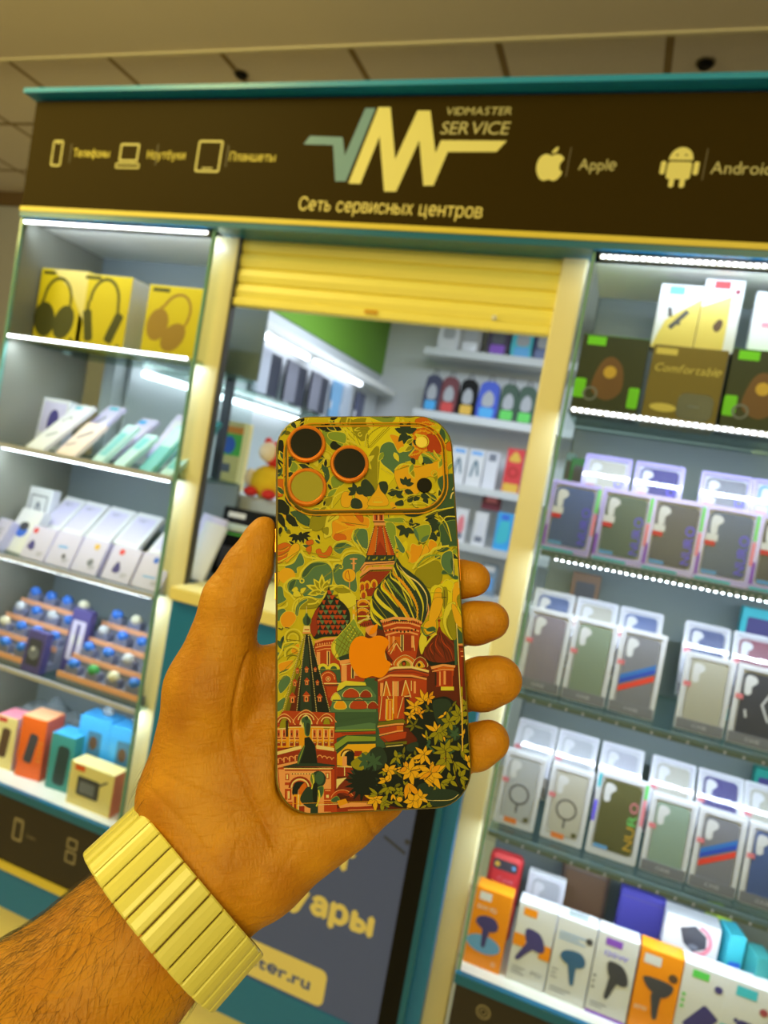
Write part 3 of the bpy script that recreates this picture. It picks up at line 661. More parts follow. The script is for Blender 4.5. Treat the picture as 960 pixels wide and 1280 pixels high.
# second tier: slanted packs
def slant_pack(lab, x, y, z, w, h, tilt, m_, prints, rz=0, grp='slanted packs under the headphone boxes'):
    return carton('accessory_pack', lab, 'accessory pack', (x,y,z+.0035), (w,.012,h), m_, prints, tilt, rz, grp)
LILAC = C('card_lilac', (206,200,232), .35); BLUSH = C('card_blush', (238,214,206), .35); AQUA = C('card_aqua', (120,196,204), .3, coat=.4); DAQUA = C('card_deep_aqua', (60,140,150), .3, coat=.4); PAQ = C('card_pale_aqua', (196,230,234), .3, coat=.4)
carton('photo_card_box', 'white box with a violet portrait print, outermost below the headphone boxes', 'accessory box', (-1.500,.13,zB+.0035), (.095,.03,.14), WHT, [('portrait_print', rect(-.04,.045,.04,.13), LILAC), ('portrait_print', blob((-.012,.05),(-.016,.08),(-.008,.105),(.01,.108),(.02,.085),(.018,.05)), INDIGO)], .1)
slant_pack('white slanted pack with dark sketch print, next to the portrait box', -1.445,.035,zB,.085,.185,.75, WHT, [('sketch_print', merge(line([(-.02,.11),(.0,.135),(.012,.12)],.006), line([(-.01,.05),(.02,.07)],.008)), INK), ('top_label', rect(-.03,.165,.0,.175), CYAN)], -.28)
slant_pack('white slanted pack with tall dark print, second from the portrait box', -1.372,.07,zB+.012,.075,.185,.75, LILAC, [('sketch_print', line([(-.01,.1),(.006,.14)],.012), INK), ('top_label', rect(-.02,.168,.02,.178), CYAN)], -.28)
slant_pack('blush slanted pack with grey print, in front of the tall white packs', -1.338,.03,zB,.085,.12,.7, BLUSH, [('sketch_print', merge(line([(-.02,.06),(.02,.09)],.01), line([(-.03,.03),(.0,.045)],.006)), INK)], -.28)
slant_pack('white slanted pack with sky blue corner, behind the blush pack', -1.255,.09,zB+.012,.07,.16,.75, LILAC, [('top_label', rect(-.03,.135,.0,.15), SKYB), ('sketch_print', label_lines(-.02,.08,.04,4,.014,.004), PALE)], -.28)
slant_pack('pale aqua slanted pack with bright sheen, in front of the blush pack end', -1.235,.03,zB,.062,.13,.65, PAQ, [('sketch_print', rect(-.02,.02,.02,.1), AQUA)], -.45)
slant_pack('pale aqua slanted pack lying low, second of the aqua packs', -1.165,.025,zB,.062,.115,.7, PAQ, [('sketch_print', rect(-.02,.06,.02,.1), AQUA)], -.45)
slant_pack('white slanted pack standing behind the aqua packs', -1.14,.12,zB+.03,.062,.15,.6, LILAC, [('sketch_print', rect(-.02,.1,.02,.13), PALE)], -.2)
slant_pack('deep aqua slanted pack behind the aqua packs, beside the post', -1.06,.11,zB+.02,.075,.16,.6, DAQUA, [('sketch_print', rect(-.028,.06,.02,.14), C('card_ink_aqua',(50,110,130),.3))], -.2)
slant_pack('aqua slanted pack with bright top, third of the aqua packs', -1.09,.03,zB,.062,.15,.62, AQUA, [('sketch_print', rect(-.026,.08,.026,.145), PAQ)], -.42)
slant_pack('pale aqua slanted pack lowest and closest to the post', -1.025,.022,zB,.06,.105,.7, PAQ, [('sketch_print', rect(-.02,.02,.02,.06), AQUA)], -.45)
# third tier: white screen protector boxes
GX = 'white boxes on the third shelf under the slanted packs'
carton('cable_box', 'white framed box with grey cable print, at the back of the third shelf', 'accessory box', (-1.51,.13,zC+.0035), (.085,.03,.17), WHT, [('print_frame', outline(-.03,.06,.03,.15,.004,.004), INK), ('cable_picture', line([(-.01,.08),(.0,.13),(.012,.09)],.006,sm=True), INK)], .1)
carton('earbud_box', 'white box with a blue round gadget print, outer end of the third shelf', 'accessory box', (-1.487,.05,zC+.0035), (.085,.03,.125), WHT, [('gadget_picture', ell(0,.06,.02,.017), BLUE), ('gadget_picture', ell(0,.075,.017,.012), GUN)], .45, -.1)
carton('earbud_box', 'plain white small box at the outermost end of the third shelf', 'accessory box', (-1.53,.02,zC+.0035), (.05,.03,.09), LILAC, [('gadget_picture', label_lines(-.018,.06,.03,4), INK)], .5, -.1)
for k, (x, wd, nm) in enumerate(((-1.44,.08,'first'),(-1.365,.085,'second'),(-1.275,.088,'third'),(-1.185,.088,'fourth'),(-1.075,.08,'fifth'))):
    t = carton('screen_protector_box', 'white tilted screen protector box, '+nm+' from the outer end of the rear row', 'screen protector box', (x,.12,zC+.075), (wd,.014,.115), WHT, [('screen_picture', rrect(-wd/2+.01,.012,wd/2-.01,.1,.004), LILAC), ('fine_print', label_lines(-.02,.09,.03,2), INK)], .75, -.1, GX)
    MB().box(-wd/2+.004,.02,-.06, wd/2-.004,.06,-.0, HAZE).build('clear_stand', t)
for nm, x, wd, pr in (('first', -1.39, .082, [('red_badge', ell(-.026,.075,.008), RED), ('gadget_picture', blob((-.03,.03),(-.02,.05),(-.006,.034),(-.012,.022)), INDIGO)]),
                  ('second', -1.306, .082, [('gadget_picture', line([(-.02,.05),(.01,.052)],.006), SKY), ('gadget_picture', ell(.01,.028,.006), GUN)]),
                  ('third', -1.222, .082, [('gadget_picture', ell(.01,.072,.008), AMBER), ('gadget_picture', blob((.0,.03),(.012,.04),(.02,.03),(.01,.02)), INK)]),
                  ('fourth', -1.124, .088, [('red_badge', ell(-.012,.074,.008), RED), ('gadget_picture', blob((-.02,.025),(-.01,.05),(.004,.03),(-.004,.02)), INDIGO)]),
                  ('fifth', -1.033, .088, [('red_badge', ell(.0,.074,.008), BLUE), ('gadget_picture', line([(-.02,.03),(.02,.032)],.004), SKY)])):
    carton('earbud_box', 'white low box, '+nm+' from the outer end of the front row', 'accessory box', (x,.025,zC+.0035), (wd,.03,.09), LILAC, pr+[('fine_print', label_lines(.01,.02,.02,2), INK)], .4, -.05, GX)
# fourth tier: stepped trays of small blue packs and two dark watch boxes
def tray(lab, x, w, rows, cols, gap):
    t = thing('stepped_tray', lab, 'display tray', (x,.02,zD+.0035))
    mb = MB(); st = .036
    for r in range(rows):
        mb.box(-w/2,r*.045,0, w/2,(r+1)*.045,.02+r*st, C('step_grey',(136,140,160)))
    mb.build('steps', t)
    for r in range(rows): MB().box(-w/2,r*.045-.002,.012+r*st, w/2,r*.045,.026+r*st, PEACH).build('price_lip', t)
    return [(x-w/2+(c+.5)*w/cols, .02+r*.045+.022, zD+.0035+.02+r*st) for r in range(rows) for c in range(cols)]
spots = tray('stepped tray of small blue packs, outer one of two on the fourth shelf', -1.415, .23, 4, 4, 0)
spots2 = tray('stepped tray of small blue packs beside the post on the fourth shelf', -1.12, .25, 4, 4, 0)
proto = {}
def small_pack(m_, key):
    if key in proto: return proto[key]
    t = thing('gadget_pack', 'x', 'gadget pack')
    MB().box(-.02,-.012,0, .02,.012,.022, C('pack_dusk',(126,130,160))).build('pack_body', t, bevel=.003)
    MB().ball((0,-.004,.026),.017,.012,.014, m_).build('gadget_dome', t, smooth=True)
    proto[key] = t; return t
ordn = ('first','second','third','fourth'); rown = ('lowest','second','third','topmost')
for tn, sp in (('outer tray', spots), ("tray beside the post", spots2)):
    for i, (x, y, z) in enumerate(sp):
        r, c = divmod(i, 4)
        key = ('b','b','s','b','b','w','b','b','b','g','b','b','s','b','w','b')[(i*5+len(tn)) % 16]
        m_ = {'b': C('gadget_blue',(58,120,220),.3), 's': C('gadget_silver',(200,204,214),.3), 'w': C('gadget_cream',(222,216,190),.4), 'g': C('gadget_green',(70,160,90),.4)}[key]
        nm = {'b':'blue','s':'silver','w':'cream','g':'green'}[key]
        new = key not in proto
        p = small_pack(m_, key)
        lab = f'small {nm} domed pack, {ordn[c]} on the {rown[r]} step of the {tn}'
        if new: p.location = (x,y,z); p['label'] = lab; p['group'] = 'small domed packs on the stepped trays'
        else: copy_thing(p, (x,y,z), lab)
WB = C('watch_box_violet', (88,80,140), .4)
carton('watch_box', 'violet smartwatch box with dark window between the two stepped trays', 'watch box', (-1.327,.012,zD+.0035), (.062,.022,.105), WB, [('window', rrect(-.021,.018,.021,.085,.006), GUN), ('watch_picture', ell(0,.05,.017), INK), ('watch_picture', ell(-.004,.06,.005), WHT)], .12, group='violet smartwatch boxes')
carton('watch_box', 'violet smartwatch box standing taller behind the dark windowed one', 'watch box', (-1.27,.085,zD+.0035), (.06,.022,.165), WB, [('window', rrect(-.022,.03,.022,.135,.006), LILAC), ('watch_picture', ell(0,.085,.015), WHT), ('watch_picture', line([(0,.04),(0,.125)],.01), INDIGO)], .12, group='violet smartwatch boxes')
# bottom tier: speaker boxes
SPG = 'speaker boxes on the bottom shelf'
def speaker_pic(w, h, lean): return xf(merge(rrect(-.013,-.04,.013,.04,.008)),1,1,0,h*.5,lean)
carton('speaker_box', 'cream box with pink top and a dark bottle shaped speaker, at the outer end', 'speaker box', (-1.41,.05,zE), (.062,.06,.14), CREAMC, [('speaker_picture', speaker_pic(.062,.14,-.1), BROWN), ('red_badge', rect(-.026,.125,.0,.136), RED)], 0, .12, SPG, top=PINK, side=LILAC)
carton('speaker_box', 'orange box with a black portable speaker, tallest on the bottom shelf', 'speaker box', (-1.32,.05,zE), (.075,.07,.162), C('card_tangerine',(240,106,34),.4), [('speaker_picture', speaker_pic(.075,.162,-.18), GUN), ('fine_print', label_lines(.02,.1,.014,5,.012), AMBER)], 0, .12, SPG, top=C('card_apricot',(255,178,130),.4), side=C('card_coral',(236,110,90),.4))
carton('speaker_box', 'teal box with a dark tall speaker beside the orange box', 'speaker box', (-1.22,.05,zE), (.07,.06,.145), TEALB, [('speaker_picture', xf(rrect(-.018,-.052,.018,.052,.012),1,1,.004,.066,-.06), C('print_dark_teal',(44,64,64)))], 0, .1, SPG, top=SKYB)
carton('speaker_box', 'sky blue box with a small black gadget, first of the two blue boxes', 'speaker box', (-1.163,.09,zE), (.093,.06,.195), SKYB, [('window', rrect(-.016,.085,.024,.16,.004), C('print_deep_sky',(70,120,150))), ('speaker_picture', ell(.002,.13,.012,.018), BROWN)], 0, .08, SPG)
carton('speaker_box', 'sky blue box with a small black gadget, next to the post', 'speaker box', (-1.068,.09,zE), (.085,.06,.195), SKYB, [('window', rrect(-.018,.085,.022,.16,.004), C('print_deep_sky',(70,120,150))), ('speaker_picture', ell(.0,.125,.012,.018), BROWN)], 0, .08, SPG, side=SKYB)
for x, s in ((-1.163,'first blue box'),(-1.068,'blue box next to the post')):
    t = thing('clear_bauble', 'clear round plastic hook cap standing on the '+s, 'plastic cap', (x+.01,.12,zE+.195))
    MB().ball((0,0,.014),.017,.012,.014, HAZE).build('cap_body', t, smooth=True)
    MB().tube([(.006*math.cos(a),0,.03+.006*math.sin(a)) for a in [i*PI/4 for i in range(8)]], .0015, PALE, 6, True).build('cap_loop', t)
carton('radio_box', 'yellow cream box with a grey radio and antenna, in front of the blue boxes', 'radio box', (-1.095,.022,zE), (.134,.05,.108), CREAMC, [('red_badge', rect(-.052,.09,-.022,.104), C('badge_orange',(236,96,40))), ('radio_picture', rrect(-.04,.03,.028,.078,.006), GUN), ('radio_picture', rrect(-.032,.038,.014,.066,.003), INK), ('antenna_picture', line([(.026,.07),(.05,.086)],.005), GUN)], 0, 0, SPG, side=C('card_salmon',(226,130,100),.4))
t = thing('plastic_bag', 'crumpled clear plastic bag lying behind the orange speaker box', 'plastic bag', (-1.36,.15,zE))
rr = random.Random(3); mb = MB(); V, F = [], []
for i in range(9):
    for j in range(13):
        a = PI*j/12; r = 1+rr.uniform(-.18,.18); V.append((.12*(i-4)/4, .07*math.cos(a)*r, .16*math.sin(a)*r*(1-.25*abs(i-4)/4)))
F = [(i*13+j,i*13+j+1,(i+1)*13+j+1,(i+1)*13+j) for i in range(8) for j in range(12)]
mb.add(V, F, HAZE).build('bag_film', t, smooth=True); MB().tube([(.05,-.06,.05),(.0,-.07,.1),(-.05,-.06,.12)], .004, PALE).build('bag_fold', t)

# ---------------- goods seen through the service window
YH = 2.29
def pouch(lab, x, z, w, h, c1, c2, grp, yy=YH):
    t = thing('hanging_pouch', lab, 'hanging pouch', (x,yy,z), group=grp)
    MB().prism(tess(smooth([(-w/2,.01),(-w/2,h*.75),(-w*.36,h*.95),(0,h),(w*.36,h*.95),(w/2,h*.75),(w/2,.01),(0,0)])), -.02, .02, c1).build('pouch_body', t)
    mb = MB(); mb.flat(rrect(-w*.36,h*.05,w*.36,h*.3,.01), -.0205, c2); mb.build('lower_print', t)
    MB().flat(blob((-w*.25,h*.35),(-w*.28,h*.6),(0,h*.75),(w*.27,h*.62),(w*.26,h*.36)), -.0206, C('pouch_window',(168,170,178)) if c2 not in (PURP,) else GUN).build('picture', t)
    MB().tube([(-w*.15,0,h*.98),(-w*.1,0,h+.03),(w*.1,0,h+.03),(w*.15,0,h*.98)], .004, GUN, 6).build('handle', t)
R1 = 'pouches on the top stockroom shelf'; R2 = 'pouches on the second stockroom shelf'
zz = SHELF_Z[0]
for lab, x, c1, c2 in (('white hanging pouch first on the top stockroom shelf', -1.04, PALE, WHT), ('grey white hanging pouch second on the top stockroom shelf', -.92, C('pouch_grey',(160,158,160)), PALE), ('black and purple hanging pouch on the top stockroom shelf', -.77, C('pouch_plum',(58,44,72)), PURP),
                   ('cyan and black hanging pouch on the top stockroom shelf', -.64, CYAN, SKYB), ('navy hanging pouch on the top stockroom shelf', -.53, C('pouch_navy',(40,52,100)), NAVY)):
    pouch(lab, x, zz, .11, .19, c1, c2, R1)
zz = SHELF_Z[1]
for lab, x, c1, c2, w in (('dark blue small pouch first on the second stockroom shelf', -1.08, C('pouch_dusk',(60,62,90)), SKYB, .085), ('maroon pouch with red foot on the second stockroom shelf', -.985, C('pouch_maroon',(110,50,60)), C('foot_red',(210,70,70)), .09), ('black and amber pouch on the second stockroom shelf', -.88, BLK, AMBER, .09),
                   ('blue pouch with white front on the second stockroom shelf', -.768, STRIPEB, SKYB, .105), ('dark green pouch beside the blue one on the second shelf', -.66, C('pouch_green',(40,74,56)), GRN, .09), ('dark green pouch last on the second stockroom shelf', -.565, C('pouch_green',(40,74,56)), GRN, .09)):
    pouch(lab, x, zz, w, .2, c1, c2, R2)
def wallpack(lab, x, z, w, h, m_, prints, grp='packs on the lower stockroom shelves'):
    return carton('hanging_pack', lab, 'hanging pack', (x,YH,z), (w,.03,h), m_, prints, 0, 0, grp)
z3, z4, z5 = SHELF_Z[2:]
for k, x in enumerate((-.87,-.775)): wallpack('white pack with dark cable print, '+('first','second')[k]+' on the third stockroom shelf', x, z3, .085, .2, WHT, [('cable_picture', line([(-.02,.05),(.0,.14),(.02,.06)],.012,sm=True), C('print_dusk',(90,120,140))), ('top_label', rect(-.03,.17,.03,.19), SKY)])
wallpack('plain white pack on the third stockroom shelf beside the cable packs', -.69, z3, .07, .2, PALE, [('top_label', rect(-.02,.15,.02,.19), INK)])
wallpack('red and yellow snack like pack on the third stockroom shelf', -.572, z3, .09, .235, RED, [('yellow_band', rect(-.04,.005,.04,.05), AMBER), ('yellow_crest', blob((-.03,.17),(0,.22),(.03,.17)), AMBER), ('swirl_print', ring(0,.11,.03,.03,.012), C('print_scarlet',(180,40,40)))])
wallpack('maroon square pack hanging above the fourth stockroom shelf', -.655, z4+.2, .1, .1, C('pack_maroon',(110,40,56)), [('top_label', rect(-.03,.04,.03,.08), ROSE)])
for k, x in enumerate((-.80,-.69)): wallpack('white narrow pack with rose print, '+('first','second')[k]+' on the fourth stockroom shelf', x, z4, .07, .18, WHT, [('print_panel', blob((-.02,.05),(-.01,.13),(.015,.14),(.02,.06)), ROSE if k == 0 else PALE), ('fine_print', rect(-.02,.02,.02,.05), INK)])
wallpack('turquoise pack last on the fourth stockroom shelf', -.565, z4, .085, .2, SKYB, [('print_panel', blob((-.03,.04),(-.02,.15),(.02,.17),(.03,.06)), CYAN), ('top_label', rect(-.02,.16,.02,.19), BLUE)])
wallpack('blue grey pack on the lowest stockroom shelf', -.60, z5, .09, .17, C('pack_bluegrey',(130,150,170)), [('print_panel', rect(-.03,.03,.03,.1), SKY), ('top_label', rect(-.03,.13,.03,.16), WHT)])
# wall case down the partition: two lit shelves with hanging goods
wc = thing('wall_case', 'lit white wall case running back along the stockroom partition', 'display case', (-1.455,.35,0))
MB().box(0,0,1.91, .12,2.05,1.94, M['white']).build('top_box', wc); MB().box(0,0,1.30, .36,1.6,1.33, M['shelfglass']).build('lower_shelf', wc)
MB().box(0,.1,1.645, .2,2.0,1.653, M['shelfglass']).build('glass_shelf', wc); MB().box(0,0,1.30, .012,2.05,1.91, M['slat']).build('back_board', wc)
for z, y0, y1, x in ((1.912,.52,1.02,.06),(1.914,1.10,1.66,.06),(1.638,.0,1.02,.06)):
    MB().tube([(x,y0,z-.012),(x,y1,z-.012)], .011, M['tube'], 10).build('led_tube', wc)
for k in range(5):
    y = 1.10+k*.12
    nm = ('first','second','third','fourth','fifth')[k]
    carton('folded_case', 'dark folded tablet case hanging '+nm+' along the lit wall case', 'tablet case', (-1.425+.02*(k % 2),y,1.69), (.012,.1,.17), C('case_dusk',(60,62,74),.4) if k % 2 == 0 else C('case_ash',(130,130,142),.4), [('edge_strip', rect(-.006,0,.006,.17), GUN)], 0, 0, 'tablet cases along the wall case')
for k, (y, rgb, nm) in enumerate(((1.0,(190,194,206),'pale'),(1.74,(130,180,220),'sky blue'),(1.86,(190,200,214),'white blue'),(2.06,(90,94,120),'slate'))):
    carton('hanging_pack', nm+' pack hanging along the lit wall case', 'hanging pack', (-1.42,y,1.69), (.014,.1,.18), mat('pack_'+nm, rgb, .4), [('edge_strip', rect(-.006,.04,.006,.08), WHT)], 0, 0, 'packs along the wall case')
def speaker_box():
    t = thing('monitor', 'black flat monitor seen edge on beside the window post', 'monitor', (-1.09,.32,1.69))
    MB().box(-.05,0,0, .05,.03,.2, BLK).build('screen_housing', t, bevel=.004); MB().box(-.042,-.002,.01, .042,.0,.19, C('screen_off',(10,10,12),.4, spec=.1)).build('screen', t)
    MB().box(-.012,.01,-.36, .012,.024,0, GUN).build('stand_arm', t)
speaker_box()
# on the counter
t = thing('label_printer', 'broad pale printer behind the black card terminal on the counter', 'printer', (-1.0,.33,1.116))
MB().box(-.19,0,0, .17,.3,.215, C('printer_grey',(196,204,214),.4)).build('printer_body', t, bevel=.01); MB().box(-.15,-.003,.12, .13,.0,.15, GUN).build('paper_slot', t); MB().box(-.12,-.006,.03, .1,0,.09, PALE).build('front_tray', t)
t = thing('card_terminal', 'black card terminal with two white label strips on the counter', 'card terminal', (-.915,.24,1.116), (-.12,0,.1))
MB().box(-.078,0,0, .078,.05,.185, BLK).build('terminal_body', t, bevel=.006); MB().flat(rect(-.06,.158,-.01,.172), -.0006, WHT).flat(rect(-.068,.122,.06,.142), -.0006, C('strip_pale',(200,216,214))).flat(rect(-.06,.112,.03,.116), -.0006, GRN).build('label_strips', t); MB().box(-.06,-.002,.02, .06,0,.08, GUN).build('keypad', t)
t = thing('paper_stack', 'stack of white leaflets leaning beside the window post', 'leaflets', (-.97,.12,1.116), (-.35,.12,.1))
MB().box(-.03,0,0, .03,.012,.15, WHT).build('front_leaflet', t); MB().box(-.05,.012,.0, .02,.02,.17, LILAC).build('rear_leaflet', t)
t = carton('sticker_box', 'small box with green, orange and blue upper half on the printer', 'accessory box', (-1.115,.42,1.332), (.085,.05,.2), CREAMC, [('green_field', rect(-.042,.1,.042,.165), GRN), ('orange_band', rect(-.03,.165,.042,.185), ORANGE), ('blue_picture', ell(.0,.13,.022,.026), BLUE), ('icons', merge(rect(-.015,.05,.015,.075), rect(-.02,.012,.012,.024)), INK)])
# soft toy: a plain round bird-like plush in red, yellow and cream
t = thing('plush_toy', 'small red and yellow plush toy sitting on the printer', 'plush toy', (-.935,.36,1.332))
PY, PR, PC = C('plush_yellow',(240,200,40),.9), C('plush_red',(220,50,50),.9), C('plush_cream',(240,220,200),.9)
MB().ball((0,0,.045),.05,.042,.048, PY).build('body', t, smooth=True)
h = MB().ball((.012,0,.125),.036,.034,.036, PR).build('head', t, smooth=True); MB().ball((.0,-.02,.128),.03,.022,.028, PC).build('face', h, smooth=True)
for s in (-1,1): MB().ball((.012+s*.03,0,.155),.012,.008,.014, PR).build('ear', t, smooth=True); MB().ball((s*.05,-.01,.05),.018,.014,.026, PC).build('arm', t, smooth=True); MB().ball((s*.028,-.035,.014),.02,.022,.014, PR).build('foot', t, smooth=True)
# ------------------------------------------------------------------ the phone with its printed skin
RW = Matrix(((0.898659,-0.279888,0.33775),(0.397476,0.193898,-0.896893),(0.18554,0.940248,0.285497)))
PHM = Matrix.Translation((-0.09104,-1.080543,1.397943)) @ RW.to_4x4()
phone = thing('phone', 'phone in an onion dome cathedral print skin held upright in the hand', 'phone')
phone.matrix_world = PHM
ORM = mat('phone_copper', (255,150,50), .3, metal=.75)
ORL = mat('phone_logo_copper', (240,142,4), .6, spec=.08)
LENS = mat('lens_black', (5,5,6), .35, spec=.08)
PW, PH, PR_ = .0390, .0822, .0150
def rr2(w, h, r, n=8): return rrect(-w,-h,w,h,r,n)[0]
# body: rounded slab with softened long edges
mb = MB(); prof = [(-.0085,.0012),(-.0079,.0004),(-.0068,0),(-.0017,0),(-.0007,.0003),(-.0002,.0009),(0,.0018)]
n = len(rr2(PW,PH,PR_)); V = []
for z, ins in prof: V += [(x, y, z) for x, y in rr2(PW-ins, PH-ins, PR_-ins*.6)]
F = [tuple(range(n))[::-1]]
for i in range(len(prof)-1): F += [(i*n+k, i*n+(k+1)%n, (i+1)*n+(k+1)%n, (i+1)*n+k) for k in range(n)]
F.append(tuple((len(prof)-1)*n+k for k in range(n)))
SIDE = mat('skin_side', (120,104,30), .35)
mb.add(V, F, SIDE); mb.build('body', phone, smooth=False)
MB().prism((rr2(PW-.0012,PH-.0012,PR_-.001), [tuple(range(n))]), -.0086, -.0085, M['black'], 'xy').build('screen', phone)
mb = MB()
for y0, y1 in ((.022,.032),(.002,.013)): mb.box(-PW-.0004,y0,-.0055, -PW+.001,y1,-.003, ORM)
mb.box(PW-.001,.008,-.0055, PW+.0004,.026,-.003, ORM); mb.build('side_button', phone)

# the printed picture: outlines digitised on a 960 x 1280 drawing grid, mapped to the flat back of the phone
H0 = np.array([[3.97066291e-01,-1.13143129e-02,-1.75011788e+02],[-1.03465135e-02,-3.95353391e-01,3.01729583e+02],[-9.88851847e-05,3.13979451e-04,1]])
H1 = np.array([[3.94863e-01,-1.12786e-02,-1.74124e+02],[-1.02730e-02,-3.93202e-01,2.99889e+02],[-9.88851847e-05,3.13979451e-04,1]])
def hmap(H, x, y):
    v = H @ np.array((x, y, 1.)); return (v[0]/v[2]/1000, v[1]/v[2]/1000)
def clip_face(face, hull):
    """Sutherland-Hodgman against a convex counter-clockwise outline"""
    out = face
    for i in range(len(hull)):
        a, b = hull[i-1], hull[i]; ins = lambda p: (b[0]-a[0])*(p[1]-a[1])-(b[1]-a[1])*(p[0]-a[0]) >= -1e-12
        src, out = out, []
        for j in range(len(src)):
            p, q = src[j-1], src[j]; ip, iq = ins(p), ins(q)
            if ip != iq:
                d1 = (b[0]-a[0])*(p[1]-a[1])-(b[1]-a[1])*(p[0]-a[0]); d2 = (b[0]-a[0])*(q[1]-a[1])-(b[1]-a[1])*(q[0]-a[0])
                t = d1/(d1-d2); out.append((p[0]+(q[0]-p[0])*t, p[1]+(q[1]-p[1])*t))
            if iq: out.append(q)
        if len(out) < 3: return []
    return out
INKS = dict(Y=(222,200,34), YB=(240,222,40), YP=(238,220,96), OL=(160,150,30), OD=(118,112,34), GL=(138,164,58), GT=(88,128,88), GS=(62,96,68), GD=(40,60,48), DK=(20,30,28),
            OR=(246,164,28), OA=(250,184,40), OD2=(224,110,26), RD=(192,66,34), RS=(160,48,30), RK=(104,36,26), PK=(246,168,96), BR=(56,34,22), CR=(244,222,140), WN=(130,44,36))
ART = []; GRP = [0]
ZN = {0:(0,0,1), 1:(340,510,8), 2:(450,510,7.385), 3:(340,630,8), 4:(450,630,6.857), 5:(340,750,7.385), 6:(460,750,7.385), 7:(340,880,7.385), 8:(460,870,6.857), 40:(330,500,3.4286), 50:(330,740,3.4286)}
def A(zone, ink, *shapes):
    ox, oy, s = ZN[zone]
    GRP[0] += 1
    oc = {'GT':'YP','GS':'GL','GL':'YP','OR':'YP','OA':'OD','OD2':'RS','OL':'OD','YP':'OL','YB':'OL','RD':'BR','RS':'BR'}.get(ink)
    if oc and zone in (1,2,3,4,5,6,7,40):
        for sh in shapes:
            if len(sh[0]) >= 20 and len(sh[1]) > 1: ol = line(list(sh[0])+[sh[0][0]], (1.5 if oc in ('YP','GL') else .8)*s); ART.append((GRP[0], oc, [(ox+x/s, oy+y/s) for x, y in ol[0]], ol[1]))
    if zone == 8 and ink in ('OA','OL','OR','OD'):
        GRP[0] += 1
        for sh in shapes:
            ol = line(list(sh[0])+[sh[0][0]], 6); ART.append((GRP[0], 'DK', [(ox+x/s, oy+y/s) for x, y in ol[0]], ol[1]))
        GRP[0] += 1
    for sh in shapes:
        if len(shapes) < 40: GRP[0] += 1
        ART.append((GRP[0], ink, [(ox+x/s, oy+y/s) for x, y in sh[0]], sh[1]))
def leaf(x, y, ang, L, w):
    a = math.radians(ang); c, s = math.cos(a), math.sin(a)
    p = [(0,0),(.2,.42),(.5,.5),(.8,.26),(1,0),(.8,-.26),(.5,-.5),(.2,-.42)]
    return tess([(x+L*u*c-w*v*s, y+L*u*s+w*v*c) for u, v in p])
def spray(x, y, angs, L, w): return [leaf(x, y, a, L, w) for a in angs]
def arc(x, y, r, w, a0, a1, k=14): return line([(x+r*math.cos(math.radians(a0+(a1-a0)*i/k)), y+r*math.sin(math.radians(a0+(a1-a0)*i/k))) for i in range(k+1)], w)
L_ = lambda pts, w, **k: line(pts, w, sm=len(pts) > 2, **k)
R_ = lambda x0, y0, x1, y1: rect(x0, y0, x1, y1)
A(0,'Y', R_(330,505,605,1030))
# --- sky: swirls, roses and leaves
SK = random.Random(11)
for _k in range(90):
    _x, _y = SK.uniform(345,590), SK.uniform(520,860); _a = SK.uniform(0,360)
    A(0, SK.choice(('OL','GL','YP','OA','YB','YB','OD')), leaf(_x, _y, _a, SK.uniform(8,20), SK.uniform(3,8)))
    if _k % 3 == 0: A(0, SK.choice(('OD','YP','GS')), arc(_x+4, _y, SK.uniform(5,12), 1.1, _a, _a+SK.uniform(120,260), 9))
A(40,'YB', blob((300,60),(560,60),(560,130),(480,160),(440,230),(380,180),(320,130)), blob((430,150),(560,110),(640,180),(560,330),(470,420),(430,300)))
A(40,'OL', L_([(330,80),(420,120),(400,160)],26), blob((380,90),(440,80),(470,110),(430,150),(390,140)), blob((440,260),(490,200),(490,340),(470,400),(430,330)))
A(40,'GL', blob((250,110),(310,140),(340,190),(300,210),(260,170)), blob((60,60),(120,70),(100,120),(60,140)), blob((170,280),(220,300),(240,350),(180,340)), blob((290,330),(350,310),(350,350),(300,380)), blob((450,65),(560,65),(540,100),(480,85)))
A(40,'YB', L_([(440,200),(440,150),(490,110),(540,105)],12), L_([(455,205),(458,160),(500,125),(545,118)],5))
A(40,'OL', L_([(447,205),(449,155),(495,118),(542,110)],3))
A(40,'YP', L_([(340,120),(350,170),(390,180)],8), L_([(330,100),(335,160),(370,200)],6))
A(40,'GT', blob((495,235),(505,195),(540,180),(575,205),(585,225),(620,195),(660,190),(650,250),(600,270),(590,310),(570,325),(540,300),(505,270)))
A(40,'OR', blob((540,150),(580,160),(600,200),(580,225),(560,190)), blob((600,290),(650,280),(690,290),(660,330),(610,320)))
A(40,'OA', blob((560,300),(600,270),(650,290),(700,275),(770,260),(790,310),(760,340),(700,330),(660,400),(600,400),(570,360)))
A(40,'YP', L_([(560,300),(590,275),(640,280)],6), L_([(600,400),(560,380),(545,420)],8))
A(40,'OD2', blob((640,130),(690,110),(750,150),(775,200),(740,250),(690,245),(650,200)), blob((620,235),(660,215),(690,240),(650,255)), blob((650,85),(700,72),(730,100),(700,120),(660,110)), blob((785,185),(815,180),(815,215),(785,215)))
A(40,'OR', arc(680,175,44,7,0,359), L_([(690,230),(740,250),(770,215)],5), L_([(640,120),(690,95),(740,110)],4))
A(40,'RD', blob((700,150),(745,160),(765,205),(735,235),(705,225)), blob((55,345),(85,350),(82,395),(58,415)))
A(40,'GD', *spray(608,140,(200,240,290,340,100,130),52,26), leaf(620,150,80,50,26), leaf(640,170,50,40,20))
A(40,'GL', leaf(660,265,-40,70,34), leaf(690,250,-10,70,40), leaf(700,80,10,90,26), leaf(760,110,60,80,34))
